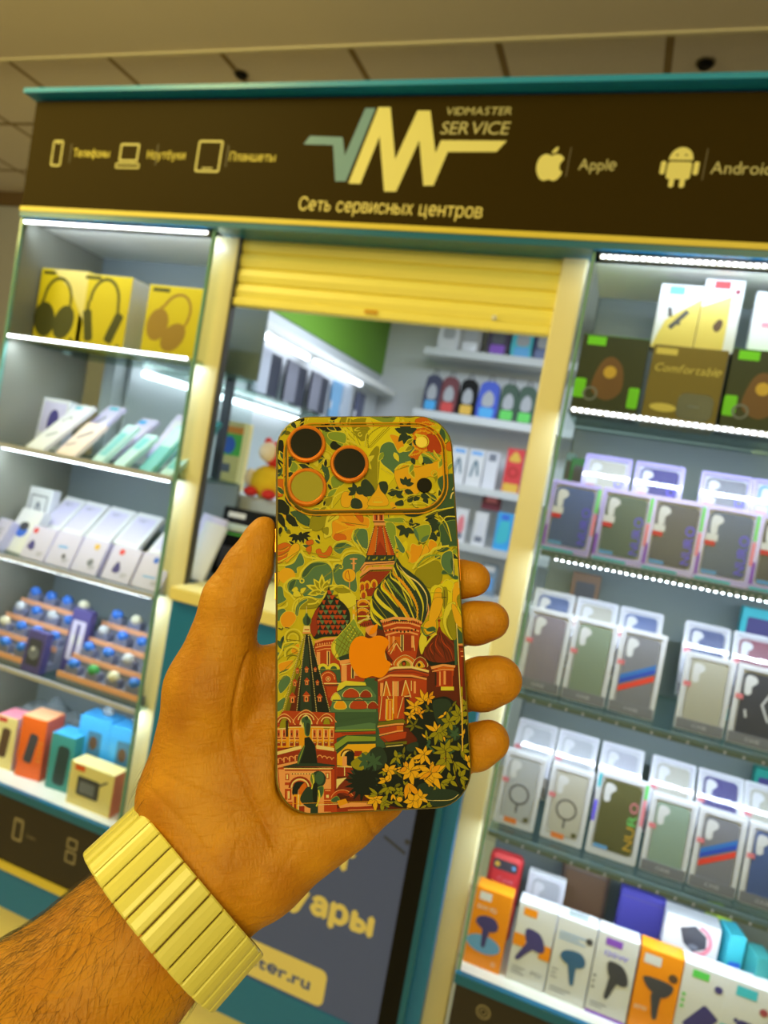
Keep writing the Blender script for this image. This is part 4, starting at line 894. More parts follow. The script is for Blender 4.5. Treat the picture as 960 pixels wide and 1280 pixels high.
A(40,'GS', leaf(670,250,20,60,30), leaf(760,120,80,70,24), leaf(500,72,0,60,12), leaf(590,70,0,70,12))
# top-left foliage around the lenses
A(1,'DK', blob((170,150),(210,100),(310,92),(320,130),(250,170),(190,178)), *spray(610,190,(150,200,330,20,90),95,52), blob((580,370),(620,325),(660,360),(690,385),(650,420),(600,410)), blob((40,340),(110,330),(110,460),(50,450)), leaf(470,180,20,110,60), leaf(380,84,0,110,24), leaf(580,110,-10,80,40), leaf(330,560,20,60,40))
A(1,'GS', leaf(150,190,130,150,46), leaf(60,300,-60,120,40), leaf(200,260,100,90,40), leaf(140,500,10,110,44), leaf(50,690,-60,110,50), leaf(420,580,-40,120,40), leaf(500,560,60,150,60), leaf(560,640,100,120,50), leaf(480,470,20,90,30))
A(1,'GL', leaf(120,180,10,80,20), leaf(230,640,-100,90,50), blob((150,560),(220,540),(260,600),(200,640)), blob((560,260),(620,240),(730,260),(730,350),(650,330),(580,310)))
A(1,'YP', L_([(40,460),(90,540),(150,600),(190,660)],9), L_([(130,490),(140,600),(170,700)],8), L_([(60,280),(110,230),(140,215)],8), L_([(530,420),(600,460),(590,520)],8), L_([(470,560),(540,500),(600,480)],6), L_([(550,820),(620,830),(680,780)],8), L_([(540,880),(610,870),(650,900)],8), L_([(600,1000),(610,910),(680,850),(750,830)],14))
A(1,'OA', blob((690,900),(720,840),(780,850),(800,900),(770,990),(700,980)), blob((830,860),(900,850),(955,900),(955,1000),(860,1000)))
A(1,'OD2', blob((40,730),(110,720),(110,800),(105,880),(60,880),(40,850)))
A(1,'GD', blob((790,930),(830,900),(890,930),(900,1000),(800,1000)), *spray(840,830,(150,200,250,330,20),90,50), blob((900,780),(940,740),(960,760),(960,880),(910,870)), leaf(560,760,60,80,30), leaf(130,880,60,130,36))
A(1,'DK', blob((30,930),(110,920),(160,980),(160,1040),(30,1040)), *spray(40,500,(60,80,40),130,18))
A(1,'OL', blob((860,250),(900,220),(950,230),(955,300),(900,330),(870,300)), blob((530,920),(600,900),(580,960),(540,980)))
A(1,'YP', L_([(760,90),(740,200),(790,330),(880,380)],14), L_([(790,100),(775,200),(820,300)],8), L_([(930,380),(940,280),(960,250)],12), arc(880,265,18,10,0,300))
for _x0, _x1, _y0, _y1, _n, _inks in ((345,425,522,640,46,('GS','GD','GL','YP','DK','GD')),(540,590,600,700,26,('GD','GS','DK','GL')),(345,400,632,690,22,('DK','GS','GD','OL')),(450,560,520,600,16,('YB','OL','YP','GL'))):
    for _k in range(_n):
        _x, _y, _a, _l = SK.uniform(_x0,_x1), SK.uniform(_y0,_y1), SK.uniform(0,360), SK.uniform(7,15)
        A(0, 'YP', leaf(_x, _y, _a, _l+2, _l*.42+1.6)); A(0, _inks[_k % len(_inks)], leaf(_x+.4, _y, _a, _l, _l*.42))
# right of the lenses and under the flash
A(2,'GD', blob((10,690),(60,660),(130,740),(130,800),(70,815),(20,790)), blob((175,690),(240,680),(260,740),(230,800),(190,760)), *spray(420,710,(230,270,310,350),80,44), leaf(410,760,20,90,50), *spray(330,800,(190,230,280,330,20),80,46), leaf(560,800,20,90,60), leaf(590,830,60,70,50), leaf(440,870,-50,80,54), leaf(490,850,-20,70,50), blob((330,870),(390,850),(400,900),(330,900)), leaf(480,460,70,70,44))
A(2,'GS', leaf(650,800,50,100,50), blob((720,660),(860,610),(880,700),(880,930),(700,930),(660,890),(760,820)))
A(2,'YP', L_([(260,760),(300,740),(360,760),(420,750)],8), L_([(400,860),(440,810),(520,800)],8), L_([(450,890),(540,860),(640,900)],10), L_([(600,780),(660,830),(720,860)],6), L_([(690,690),(680,610),(710,590)],5), L_([(360,560),(400,520),(470,530)],10), L_([(200,560),(260,600),(300,620)],8))
A(2,'OA', blob((150,760),(170,700),(190,760),(250,830),(250,900),(80,900),(90,840)), arc(165,860,66,9,180,360))
A(2,'OR', arc(165,870,44,8,180,360))
A(2,'YP', L_([(165,470),(165,700)],5))
A(2,'OL', leaf(690,600,80,80,40)); A(2,'YP', arc(685,605,26,6,0,359))
A(2,'YP', arc(575,310,58,9,0,359), arc(575,312,32,7,0,359)); A(2,'OA', ell(575,312,48)); A(2,'YP', arc(575,312,40,9,0,359), arc(575,312,16,9,0,359))
A(2,'OR', L_([(450,440),(540,420),(560,390),(500,380)],9), L_([(690,480),(640,430),(580,410)],7), L_([(740,490),(690,440),(680,390)],6))
A(2,'CR', L_([(835,840),(850,790),(880,780)],12), L_([(870,720),(850,760)],8))
# band under the plateau
A(3,'DK', blob((30,10),(160,10),(170,90),(130,110),(60,60)), leaf(60,90,65,170,66), leaf(140,110,45,170,80), *spray(250,310,(100,130,170,60,40),85,34), *spray(300,310,(-20,10,40,80),90,30), leaf(90,230,100,80,40))
A(3,'GS', leaf(180,80,20,220,70), leaf(230,110,40,190,60), leaf(330,120,60,110,46), leaf(390,110,10,120,40))
A(3,'OL', blob((400,130),(480,130),(560,100),(540,200),(460,270),(380,240)), blob((500,260),(560,240),(560,300),(530,300)))
A(3,'GL', blob((400,520),(460,540),(520,560),(440,580),(410,560)))
A(3,'OR', blob((600,150),(640,90),(800,90),(830,130),(960,140),(960,240),(850,240),(800,300),(780,370),(610,350)))
A(3,'OA', L_([(620,160),(760,220),(950,230)],26), L_([(640,290),(760,250),(840,235)],18), L_([(680,100),(740,170)],14), L_([(860,100),(900,180)],16))
A(3,'OD2', blob((640,300),(720,310),(740,350),(680,370),(620,350)), blob((730,190),(840,220),(760,215)), blob((820,90),(880,170),(910,180),(900,110)))
A(3,'YP', blob((540,160),(570,110),(640,95),(670,110),(660,150),(600,180),(600,300),(560,330),(520,330)), L_([(280,230),(330,260),(400,260)],16))
A(3,'OL', L_([(560,180),(590,130),(650,110)],4), blob((505,260),(560,235),(560,300),(540,305)))
A(3,'OD2', blob((35,450),(70,410),(140,390),(200,430),(180,500),(110,580),(40,580)), blob((340,450),(390,420),(390,480),(370,500)), blob((440,470),(480,450),(500,490),(540,480),(580,420),(600,470),(560,530),(480,530)), blob((340,380),(400,360),(410,400),(360,410)))
A(3,'OA', blob((170,470),(220,400),(270,410),(270,470),(200,540),(140,590)), L_([(50,470),(110,470),(170,430)],7), L_([(40,530),(110,520),(180,470)],7))
A(3,'OR', L_([(60,580),(130,570),(200,520)],8))
A(3,'YP', L_([(40,610),(150,610),(240,550),(280,470)],14), L_([(290,460),(330,520),(400,540),(560,560),(680,560)],22))
A(3,'GT', blob((130,630),(220,590),(280,490),(320,560),(310,610),(250,640),(250,690),(200,680)), blob((35,850),(100,830),(120,920),(140,960),(35,1000)), blob((810,330),(850,260),(920,250),(955,290),(955,440),(900,430),(830,380)), blob((615,450),(680,390),(760,400),(800,430),(730,450),(680,500)))
A(3,'GS', blob((620,450),(660,400),(740,395),(680,440)), L_([(800,360),(810,290),(870,250)],5))
A(3,'YP', L_([(850,360),(890,430),(940,490)],12), L_([(840,400),(880,460),(930,520)],8), L_([(820,260),(800,330),(830,400),(900,490)],12), L_([(605,440),(640,390),(740,370),(830,430)],14), L_([(690,560),(730,490),(820,470),(900,490)],20), L_([(610,490),(640,510),(600,520)],6))
A(3,'OA', ell(150,720,84,80), blob((35,700),(80,690),(60,820),(35,830)))
A(3,'GT', blob((300,720),(340,630),(430,580),(540,590),(600,660),(600,800),(540,860),(500,940),(420,940),(330,930),(280,880),(200,910),(160,860),(160,790),(220,750),(290,760)), blob((610,660),(650,600),(700,610),(720,540),(800,500),(900,510),(940,560),(880,660),(840,700),(850,840),(820,880),(740,820),(640,800)))
A(3,'GS', blob((300,720),(350,620),(440,590),(540,600),(420,630),(340,720)), blob((170,860),(180,790),(240,760),(200,860)), L_([(620,680),(650,620),(700,620)],14))
A(3,'YP', L_([(230,960),(180,900),(130,860),(130,800),(200,745),(270,740),(300,670),(380,590),(460,565),(550,570),(610,640),(620,600),(660,590),(700,600)],20), arc(300,770,20,12,0,359), arc(690,630,18,8,-60,150))
for _a in (200,235,270,305,340,165): A(3,'YP', leaf(500,870,_a,150+20*((_a//35)%2),66)); A(3,'OL', leaf(500+14*math.cos(math.radians(_a)),870+14*math.sin(math.radians(_a)),_a,112,38))
A(3,'YP', L_([(440,890),(500,905),(560,880)],10))
A(3,'YP', blob((200,860),(240,830),(260,860),(220,880)), blob((290,850),(340,840),(310,890),(290,890)), blob((220,880),(260,870),(290,920),(220,925)))
A(3,'OA', ell(770,715,66,66)); A(3,'OD2', arc(780,715,50,5,90,250)); A(3,'PK', R_(806,540,826,660), R_(780,545,852,558), R_(790,590,842,602), L_([(775,780),(775,900)],8))
A(3,'YP', L_([(510,960),(540,890),(610,840),(720,820),(840,940)],16), blob((660,900),(760,880),(850,960),(840,1000),(740,1040)), arc(360,1060,130,16,180,330))
A(3,'OL', blob((630,850),(740,850),(780,880),(680,890)), blob((250,1040),(300,960),(380,950),(470,1000),(420,1040)))
# right-hand sky beside the dome
A(4,'GD', blob((370,60),(440,50),(560,70),(480,110),(390,100)), *spray(390,210,(30,80,130,190),85,46), leaf(430,190,-80,70,36), leaf(440,200,-20,80,50), *spray(660,170,(120,160,200,240,60),90,52), *spray(650,270,(110,150,190,340),70,44), leaf(560,120,-30,130,46), blob((670,60),(780,40),(828,40),(828,150),(740,150),(680,110)))
A(4,'GS', blob((690,180),(830,150),(840,340),(790,360),(700,360),(690,260)), leaf(660,400,-10,110,40), leaf(640,440,30,60,40))
A(4,'GL', blob((210,130),(360,120),(370,160),(230,150)), blob((220,170),(300,190),(300,380),(260,330)), blob((470,210),(590,180),(600,260),(540,330),(490,290)))
A(4,'GT', blob((300,270),(380,380),(370,420),(330,390)), leaf(460,200,70,140,30), leaf(520,330,-40,100,40), blob((700,450),(740,410),(790,420),(790,560),(770,610),(700,530)))
A(4,'OR', blob((440,350),(500,360),(530,350),(530,440),(470,500),(430,490)), blob((580,400),(600,310),(660,350),(610,420)))
A(4,'OA', L_([(420,500),(430,440),(400,400)],20), blob((520,440),(560,350),(590,400),(560,440),(480,520)))
A(4,'YP', L_([(450,560),(520,460),(600,420),(640,380),(760,360)],16), L_([(690,330),(690,380),(620,400),(605,460)],10), L_([(560,100),(650,60),(800,30)],10), L_([(680,100),(740,170),(770,270),(780,320)],9), L_([(640,120),(700,150),(740,110),(820,110)],8), L_([(370,140),(420,200),(480,180)],6))
A(4,'OL', blob((470,600),(540,520),(660,490),(700,560),(690,670),(590,720),(520,650)))
A(4,'GL', arc(640,600,160,12,200,290)); A(4,'YB', blob((610,720),(680,690),(760,650),(830,650),(860,720),(880,960),(590,960),(600,820)))
A(4,'OA', blob((620,860),(650,730),(700,740),(690,860),(700,960),(620,960)), blob((800,700),(860,680),(850,780),(810,960),(790,960)))
A(4,'OL', blob((700,740),(740,720),(750,820),(720,900)), blob((830,820),(860,780),(885,900),(880,960)), leaf(730,960,-80,80,40))
A(4,'YP', L_([(600,760),(640,700),(700,720),(700,760)],8), L_([(690,700),(740,650),(800,680),(780,760)],8))
A(4,'OD2', L_([(664,840),(664,960)],9)); A(4,'BR', L_([(650,880),(680,880)],6), L_([(722,740),(722,880)],10,taper=True), L_([(705,800),(740,800)],6))
A(4,'GS', blob((700,600),(720,570),(800,640),(840,640),(830,620),(760,600)), leaf(780,460,80,160,30)); A(4,'CR', L_([(800,470),(800,620)],5), L_([(840,540),(850,720)],6))
# left lower sky
A(5,'GT', blob((35,110),(110,80),(130,130),(90,180),(40,190)), blob((215,140),(230,50),(290,0),(330,0),(260,60),(240,140)), leaf(60,480,100,90,40), blob((60,780),(110,700),(170,720),(150,790),(80,860)), blob((40,960),(120,900),(100,1000),(40,1030)))
A(5,'YP', L_([(220,150),(190,100),(210,20),(260,-20)],16), L_([(330,40),(400,30),(430,0)],14), L_([(40,80),(130,60),(140,20)],18))
A(5,'OR', blob((80,170),(130,110),(200,120),(220,180),(160,250),(100,240)), blob((200,430),(250,410),(230,500),(180,480)), blob((60,600),(120,570),(200,560),(150,640),(80,660)), blob((40,690),(60,680),(50,780),(35,780)))
A(5,'GS', leaf(50,370,60,120,40), leaf(110,330,110,110,30), leaf(60,690,-30,110,30), L_([(100,440),(130,380),(200,400)],7))
A(5,'YP', L_([(60,250),(130,260),(150,260)],7), arc(200,350,80,16,150,380), arc(195,355,44,12,150,420), arc(190,500,70,16,160,350), L_([(40,560),(90,470),(120,400),(250,390)],16), L_([(60,690),(150,650),(200,600),(230,540)],12), L_([(110,900),(190,760),(210,680)],10), L_([(40,760),(90,700),(150,690)],8))
A(5,'OL', arc(195,355,62,5,170,380), arc(190,500,52,5,160,330)); A(5,'GD', L_([(60,260),(90,275),(100,255)],9), L_([(120,255),(160,260)],8), leaf(105,330,100,90,16))
# --- dark ground of the buildings, then the tall middle tower
A(0,'RK', tess([(396,800),(430,795),(450,822),(466,750),(480,770),(520,790),(552,800),(572,800),(585,1012),(348,1012),(346,950),(352,890),(372,850)]))
A(0,'GS', blob((400,860),(440,850),(480,860),(480,940),(420,960),(396,930)))
A(4,'PK', R_(110,80,205,150), R_(120,160,215,185)); A(4,'RD', R_(122,92,150,142), R_(165,92,195,142)); A(4,'BR', R_(138,98,147,140), R_(176,98,186,140), R_(108,74,210,84), R_(112,150,210,158))
A(4,'OD2', tess([(120,190),(215,190),(300,440),(60,440)])); A(4,'RD', tess([(150,195),(190,195),(225,440),(130,440)]), tess([(205,200),(215,195),(295,440),(265,440)]))
A(4,'RS', tess([(170,320),(205,380),(230,440),(110,440),(140,380)]))
for x0, x1 in ((125,55),(155,130),(190,230),(212,300)): A(4,'BR', line([(x0,190),(x1,445)],7)); 
for k in range(14):
    t = k/14; A(4,'CR', ell(115-62*t,215+215*t,4), ell(218+80*t,205+225*t,4), ell(152-22*t,210+215*t,3.4), ell(195+35*t,210+215*t,3.4))
A(4,'GD', tess([(60,440),(300,440),(310,500),(30,520)])); A(4,'OL', *[leaf(70+k*34,480,-70+(k%2)*60,34,14) for k in range(7)])
A(4,'PK', tess([(0,560),(40,500),(300,490),(290,520),(60,530),(20,590)]), tess([(0,600),(80,540),(280,540),(270,560),(90,565),(0,625)])); A(4,'RS', tess([(10,640),(80,580),(260,575),(150,700),(100,790),(60,790),(0,820),(0,650)]))
A(4,'BR', line([(0,572),(50,520),(290,505)],6), line([(0,635),(85,572),(270,565)],6))
A(4,'OR', *[tess(smooth([(x-22,y+30),(x-20,y-10),(x,y-28),(x+20,y-10),(x+22,y+30)])) for x, y in ((20,700),(60,690),(120,680),(30,770),(10,860),(40,930),(0,950))])
A(4,'RD', *[tess(smooth([(x-10,y+30),(x-10,y-4),(x,y-14),(x+10,y-4),(x+10,y+30)])) for x, y in ((20,706),(60,696),(120,686),(30,776))])
A(5,'RS', tess([(775,0),(900,0),(905,120),(860,170),(790,190)])); A(5,'OR', arc(840,60,52,22,180,360), arc(835,150,60,20,180,360)); A(5,'CR', arc(840,60,66,5,180,360), arc(835,150,76,5,180,360))
A(5,'BR', L_([(780,0),(790,200)],8), *[ell(880+((k*13)%30),40+k*16,7) for k in range(9)])
A(5,'CR', blob((870,140),(900,150),(890,170)), line([(790,215),(850,180),(955,170)],10)); A(5,'RS', tess([(800,230),(850,195),(960,185),(960,230),(850,250)])); A(5,'BR', *[line([(820+k*18,225-k*4),(815+k*18,250-k*4)],6) for k in range(8)])
A(5,'PK', blob((860,270),(900,240),(960,240),(960,330),(900,330)), )
# --- chequered dome, middle left
A(5,'RD', tess([(400,380),(610,345),(630,420),(620,620),(560,640),(440,640),(420,560),(390,480)])); A(5,'PK', tess([(390,380),(480,350),(605,340),(600,362),(480,372),(400,400)]), line([(400,440),(480,420),(610,415)],12), line([(410,470),(490,450),(610,448)],9))
A(5,'RS', line([(400,410),(480,392),(610,385)],16)); A(5,'PK', *[ell(420+k*22,412-k*3,6,10) for k in range(9)], R_(412,480,445,600), R_(505,470,535,600)); A(5,'BR', R_(516,476,526,596)); A(5,'CR', R_(507,470,513,600), R_(529,470,535,600))
A(5,'RS', R_(440,610,630,640))
dome = [(370,170),(400,100),(450,30),(500,-50),(525,-120),(550,-50),(610,-10),(670,40),(715,110),(720,200),(690,290),(630,330),(480,340),(395,360),(360,290),(355,220)]
A(5,'DK', tess(smooth(dome)))
dcx = lambda y: 540
import itertools
for r in range(9):
    y = 300-r*46; half = {0:120,1:150,2:165,3:160,4:140,5:100,6:66,7:36,8:16}[r]
    nn = max(1,int(half/38)); 
    for c in range(-nn, nn+1):
        x = 540+c*half/nn*.92+(half/nn*.46 if r % 2 else 0); s = 25 if abs(c) < nn else 17
        if abs(x-540) > half+4: continue
        A(5, 'RD' if (r+c) % 3 else 'GT', tess([(x-s,y-20),(x+s,y-20),(x+2,y+20)])); A(5,'RS', tess([(x-s,y-20),(x+2,y+20),(x-s*.6,y+10)]))
A(5,'RS', blob((360,200),(400,110),(440,70),(410,180),(420,280),(385,340),(355,270)))
A(5,'GS', L_([(525,-125),(525,-190)],7)); A(5,'YP', ell(525,-160,12))
# drum and round window below it
A(5,'GS', tess([(430,610),(520,600),(620,610),(640,700),(620,760),(440,700)])); A(5,'YP', arc(470,640,40,26,180,360), arc(570,640,44,26,180,360)); A(5,'RD', tess(smooth([(450,740),(460,680),(520,650),(580,680),(595,740),(595,780),(470,780)])))
A(5,'PK', *[ell(518+60*math.cos(a),728+60*math.sin(a),6) for a in [PI+PI*k/12 for k in range(13)]], ell(518,728,24)); A(5,'RS', ell(518,728,15)); A(5,'CR', ell(518,728,8), line([(480,770),(630,770)],10))
A(5,'RS', tess([(470,790),(640,790),(600,880),(560,960),(520,1000),(480,860)])); A(5,'RD', tess([(500,800),(620,800),(560,900),(520,900)]))
# --- lattice dome
A(5,'GL', tess(smooth([(750,170),(740,190),(690,250),(620,330),(560,400),(555,470),(590,530),(640,560),(720,540),(760,500),(780,380),(850,350),(830,300),(790,250),(770,200)])))
A(5,'YP', blob((560,410),(590,380),(585,460),(620,530),(580,520),(556,470)))
A(5,'OD', *[line([(560+k*36,560-k*6),(720+k*24,240+k*14)],6) for k in range(0,7)], *[line([(570+k*30,390-k*34),(760+k*14,520-k*30)],6) for k in range(0,6)])
A(5,'YP', *[ell(730+((k*37)%90)-40,230+k*11,6) for k in range(14)]); A(5,'GD', tess([(610,530),(740,480),(740,540),(630,560)]))
A(5,'CR', line([(755,60),(752,180)],14)); A(5,'OA', ell(755,110,16,24))
A(5,'RD', tess([(620,560),(745,540),(860,690),(850,750),(640,760),(630,620)])); A(5,'PK', tess([(620,560),(745,540),(748,570),(630,600)]), R_(640,600,690,750), R_(760,640,800,700)); A(5,'CR', R_(730,610,740,724), R_(752,610,760,724), line([(640,600),(740,585)],8)); A(5,'BR', R_(738,612,754,722))
A(5,'YP', tess([(620,770),(680,745),(860,760),(870,790),(680,790),(600,860),(600,820)])); A(5,'GT', tess([(600,860),(680,790),(860,790),(960,830),(960,1034),(540,1034),(560,900)])); A(5,'GD', line([(600,850),(690,800),(870,795)],10))
def kok(x, y, w, h, ink, z=5): A(z,'CR', tess(smooth([(x-w-7,y),(x-w-4,y-h*.6),(x,y-h-8),(x+w+4,y-h*.6),(x+w+7,y)]))); A(z, ink, tess(smooth([(x-w,y),(x-w*.9,y-h*.6),(x,y-h),(x+w*.9,y-h*.6),(x+w,y)])))
kok(730,895,64,76,'RD'); kok(865,895,44,60,'RS'); kok(590,930,34,70,'YP'); kok(630,1000,46,76,'OR'); kok(800,1000,70,86,'RD'); kok(930,1000,40,60,'RS')
A(5,'GS', tess([(860,700),(960,720),(900,780)]), tess([(900,800),(960,780),(960,880)]), line([(560,925),(960,925)],12), line([(660,905),(960,905)],6)); A(5,'RS', R_(890,680,960,720))
# --- swirled dome on the right of the middle
dm = smooth([(300,500),(320,470),(360,530),(440,590),(540,680),(600,780),(605,880),(570,960),(520,1040),(400,1060),(200,1080),(120,1040),(85,960),(90,840),(130,730),(210,640),(270,570)])
A(4,'GD', tess(dm))
def band(pts, w, ink): A(4, ink, line(smooth(pts, False), w*.82, taper=True))
for pts, w, ink in (([(310,505),(330,560),(420,640),(500,760),(540,880),(520,1030)],22,'YP'), ([(322,520),(400,610),(500,680),(570,790),(570,930)],15,'CR'), ([(285,540),(290,600),(360,670),(440,780),(490,900),(480,1030)],28,'OR'), ([(262,575),(265,630),(330,680),(420,790),(450,880)],20,'YP'),
                   ([(212,650),(205,720),(280,800),(360,890),(430,1000),(440,1050)],36,'OR'), ([(195,665),(185,720),(240,780),(330,890)],24,'YB'), ([(150,720),(130,780),(190,860),(290,940),(380,1050)],40,'YP'), ([(100,810),(100,890),(160,960),(280,1050)],36,'YB'), ([(88,900),(110,980),(180,1050)],26,'YP'), ([(580,850),(585,920),(555,1000)],14,'PK'), ([(235,640),(250,690),(330,770),(400,850)],6,'GS'), ([(330,560),(420,660),(470,740)],6,'GL')):
    band(pts, w, ink)
A(4,'GS', L_([(300,500),(320,400),(318,380)],10,taper=True)); A(4,'OA', ell(316,400,14,10), ell(318,440,12,20))
# drum of that dome
A(6,'RD', tess([(120,200),(490,190),(480,300),(440,540),(560,660),(560,700),(100,720),(180,640),(230,560),(170,480),(160,330)]))
A(6,'PK', tess([(110,190),(240,155),(420,165),(500,205),(495,225),(420,190),(240,180),(125,215)]), line([(140,245),(260,210),(380,212),(480,245)],16), line([(150,290),(270,255),(380,258),(470,290)],14), line([(160,325),(270,295),(380,296),(460,320)],16))
A(6,'BR', *[line([(130+k*21,200-abs(8-k)*-2-16),(128+k*21,222-abs(8-k)*-2-16)],6) for k in range(17)], *[ell(165+k*34,285-8*math.sin(k),8,11) for k in range(9)])
A(6,'OD2', R_(185,340,250,470), tess([(240,340),(300,340),(300,460),(260,400)])); A(6,'RS', R_(330,320,400,470)); A(6,'PK', R_(185,330,200,480), R_(225,335,245,440), R_(398,330,425,440)); A(6,'CR', R_(298,322,305,470), R_(320,322,328,470), line([(260,400),(310,480)],7), line([(260,400),(205,500)],7), line([(415,340),(430,470)],6)); A(6,'BR', R_(306,322,320,460), line([(165,490),(255,370),(320,470)],6))
kok(340,610,84,96,'OD2',6); kok(340,612,58,68,'PK',6); kok(338,612,44,52,'OL',6); kok(480,620,56,90,'RS',6); kok(478,622,30,54,'OA',6); A(6,'BR', ell(330,585,22,26), ell(470,600,14,18)); A(6,'RD', ell(330,590,13,16))
A(6,'CR', line([(170,650),(240,625),(400,620),(560,660)],20), line([(150,480),(170,560),(220,600)],10)); A(6,'GD', line([(180,668),(260,645),(400,638),(560,680)],7)); A(6,'PK', line([(90,745),(200,695),(400,700),(540,730)],18)); A(6,'RS', line([(120,700),(250,668),(420,668),(550,705)],14))
A(6,'RD', tess([(90,750),(200,715),(400,720),(540,740),(540,1034),(90,1034)])); A(6,'RS', R_(90,760,112,1034), tess([(270,760),(340,730),(400,900),(300,1034),(270,1034)])); A(6,'PK', R_(112,765,140,1034), R_(232,750,268,1034), R_(170,930,195,1034), R_(420,750,440,860)); A(6,'OD2', tess([(165,740),(225,900),(235,1034),(150,1034),(140,900)]), tess([(340,740),(380,860),(320,900),(300,980),(280,980)]))
A(6,'CR', line([(165,750),(118,1034)],8), line([(168,750),(240,1034)],8), line([(345,740),(275,1034)],8), line([(345,740),(395,900)],8), R_(225,750,232,1034), R_(272,750,280,1000), line([(150,915),(195,912)],7), line([(320,890),(390,885)],8), R_(395,745,402,840)); A(6,'BR', R_(325,900,375,1034), line([(155,740),(105,1034)],5))
A(8,'RD', tess([(90,0),(310,0),(310,200),(90,215)])); A(8,'OA', R_(155,25,215,210)); A(8,'CR', line([(118,0),(98,200)],6), line([(165,0),(240,190)],6), line([(155,25),(150,200)],6), R_(212,0,220,150), line([(300,10),(250,190)],6)); A(8,'OD2', R_(220,0,250,190), tess([(170,30),(205,30),(205,200),(165,200)])); A(8,'PK', R_(180,40,195,200))
A(8,'OD', tess([(85,225),(300,195),(320,215),(320,235),(85,255)])); A(8,'PK', line([(80,262),(240,240),(305,238)],14), line([(95,335),(250,300),(300,296)],12)); A(8,'RD', tess([(90,275),(240,252),(300,250),(300,290),(245,295),(100,325)]), tess([(110,345),(250,310),(330,305),(320,360),(170,390)])); A(8,'OD2', tess([(245,255),(300,252),(300,290),(245,293)])); A(8,'RS', tess([(110,345),(160,390),(140,395),(95,350)]))
A(8,'OD', tess([(140,400),(330,385),(330,410),(150,425)])); A(8,'CR', line([(155,435),(300,420)],12)); A(8,'GD', line([(140,420),(300,405)],6))
# --- small dark dome at the right edge
A(6,'RD', tess([(580,620),(800,600),(790,640),(780,800),(625,800),(615,660)])); A(6,'PK', tess([(575,615),(690,590),(805,605),(800,625),(690,612),(585,640)]), line([(590,660),(690,640),(790,645)],10), R_(655,660,668,790), R_(695,655,715,780)); A(6,'RS', R_(625,670,650,790), R_(720,655,770,790)); A(6,'OD2', line([(640,635),(690,625),(790,632)],12)); A(6,'BR', R_(616,665,630,790))
A(6,'WN', tess(smooth([(655,240),(680,290),(740,350),(800,420),(820,500),(810,590),(690,590),(570,600),(520,530),(520,470),(560,400),(620,330)])))
for pts in ([(650,280),(600,380),(600,450),(680,540)],[(640,320),(560,410),(540,480),(590,580)],[(665,290),(640,380),(720,480),(750,570)],[(680,300),(720,370),(780,440),(800,540)],[(620,370),(570,450),(600,540),(640,590)]): A(6,'RK', L_(pts,26,taper=True))
for pts in ([(655,300),(620,400),(650,470),(720,560)],[(675,310),(680,380),(760,470),(780,560)],[(610,380),(570,440),(610,520)]): A(6,'RD', L_(pts,9,taper=True))
A(6,'DK', blob((520,500),(560,560),(690,580),(810,560),(808,600),(690,592),(570,604)))
A(6,'OD2', L_([(652,180),(655,250)],14)); A(6,'RS', ell(655,190,14,12), L_([(645,10),(642,110)],7), L_([(640,60),(655,170)],6)); 
A(6,'RS', R_(835,420,905,800)); A(6,'PK', R_(825,405,900,420), R_(850,470,900,478), R_(855,515,905,524)); A(6,'RK', R_(840,430,895,445), R_(870,530,915,1034), R_(780,700,850,800)); A(6,'GS', tess([(790,370),(820,350),(820,600),(800,600)]), tess([(810,240),(885,330),(885,400),(830,400)]))
A(6,'YP', R_(670,800,790,835), blob((690,200),(720,60),(790,20),(800,60),(720,180),(740,300),(780,370),(730,320))); A(6,'OL', blob((730,200),(770,90),(800,200),(810,350),(780,360),(740,270)), blob((820,0),(870,0),(880,110),(840,60))); A(6,'OA', blob((770,60),(800,50),(870,180),(880,260),(810,220)), blob((510,260),(540,200),(620,190),(620,300),(560,330)), blob((600,0),(690,0),(640,170),(560,200)))
A(6,'YP', blob((470,390),(500,300),(540,360),(520,440),(490,500)), L_([(520,430),(580,350),(630,310)],16)); A(6,'GS', L_([(490,250),(530,330),(620,290)],9), blob((540,270),(600,250),(620,280),(560,290)))
# --- tent tower, left
A(5,'OL', tess([(290,330),(310,320),(230,640),(120,1034),(90,1034)])); A(5,'OD', tess([(240,620),(265,640),(160,1034),(120,1034)]))
A(5,'DK', tess([(310,320),(335,318),(380,700),(410,1034),(230,1034),(265,640)])); A(5,'GD', tess([(300,420),(330,400),(350,700),(370,1034),(260,1034),(275,700)])); A(5,'DK', tess([(335,318),(360,340),(430,640),(540,1034),(410,1034),(370,640)]))
for (xa, ya), (xb, yb) in (((292,335),(100,1034)),((308,325),(228,1034)),((335,320),(412,1034)),((358,335),(535,1034))):
    for k in range(44):
        t = (k+.5)/44; A(5,'CR', ell(xa+(xb-xa)*t, ya+(yb-ya)*t, 5.2, 4.4, 6))
for x, y, s in ((235,650,20),(320,640,20),(400,640,16),(212,760,24),(322,750,24),(420,760,18),(190,900,34),(318,890,34),(440,900,26)):
    A(5,'RD', tess([(x-s,y-s*.3),(x,y-s*1.5),(x+s,y-s*.3)]), R_(x-s*.7,y-s*.3,x+s*.7,y+s*1.4)); A(5,'PK', R_(x-s*.4,y,x+s*.4,y+s*1.4), line([(x-s,y-s*.2),(x+s,y-s*.2)],4)); A(5,'BR', ell(x,y+s*.7,s*.22,s*.5))
A(5,'GS', tess(smooth([(320,120),(335,150),(358,180),(350,220),(320,235),(295,220),(288,180),(305,150)]))); A(5,'GD', blob((325,150),(356,185),(345,225),(322,230))); A(5,'CR', L_([(320,60),(320,125)],5), tess([(295,240),(350,240),(355,300),(285,300)])); A(5,'PK', R_(285,296,360,312)); A(5,'RD', R_(300,270,345,280))
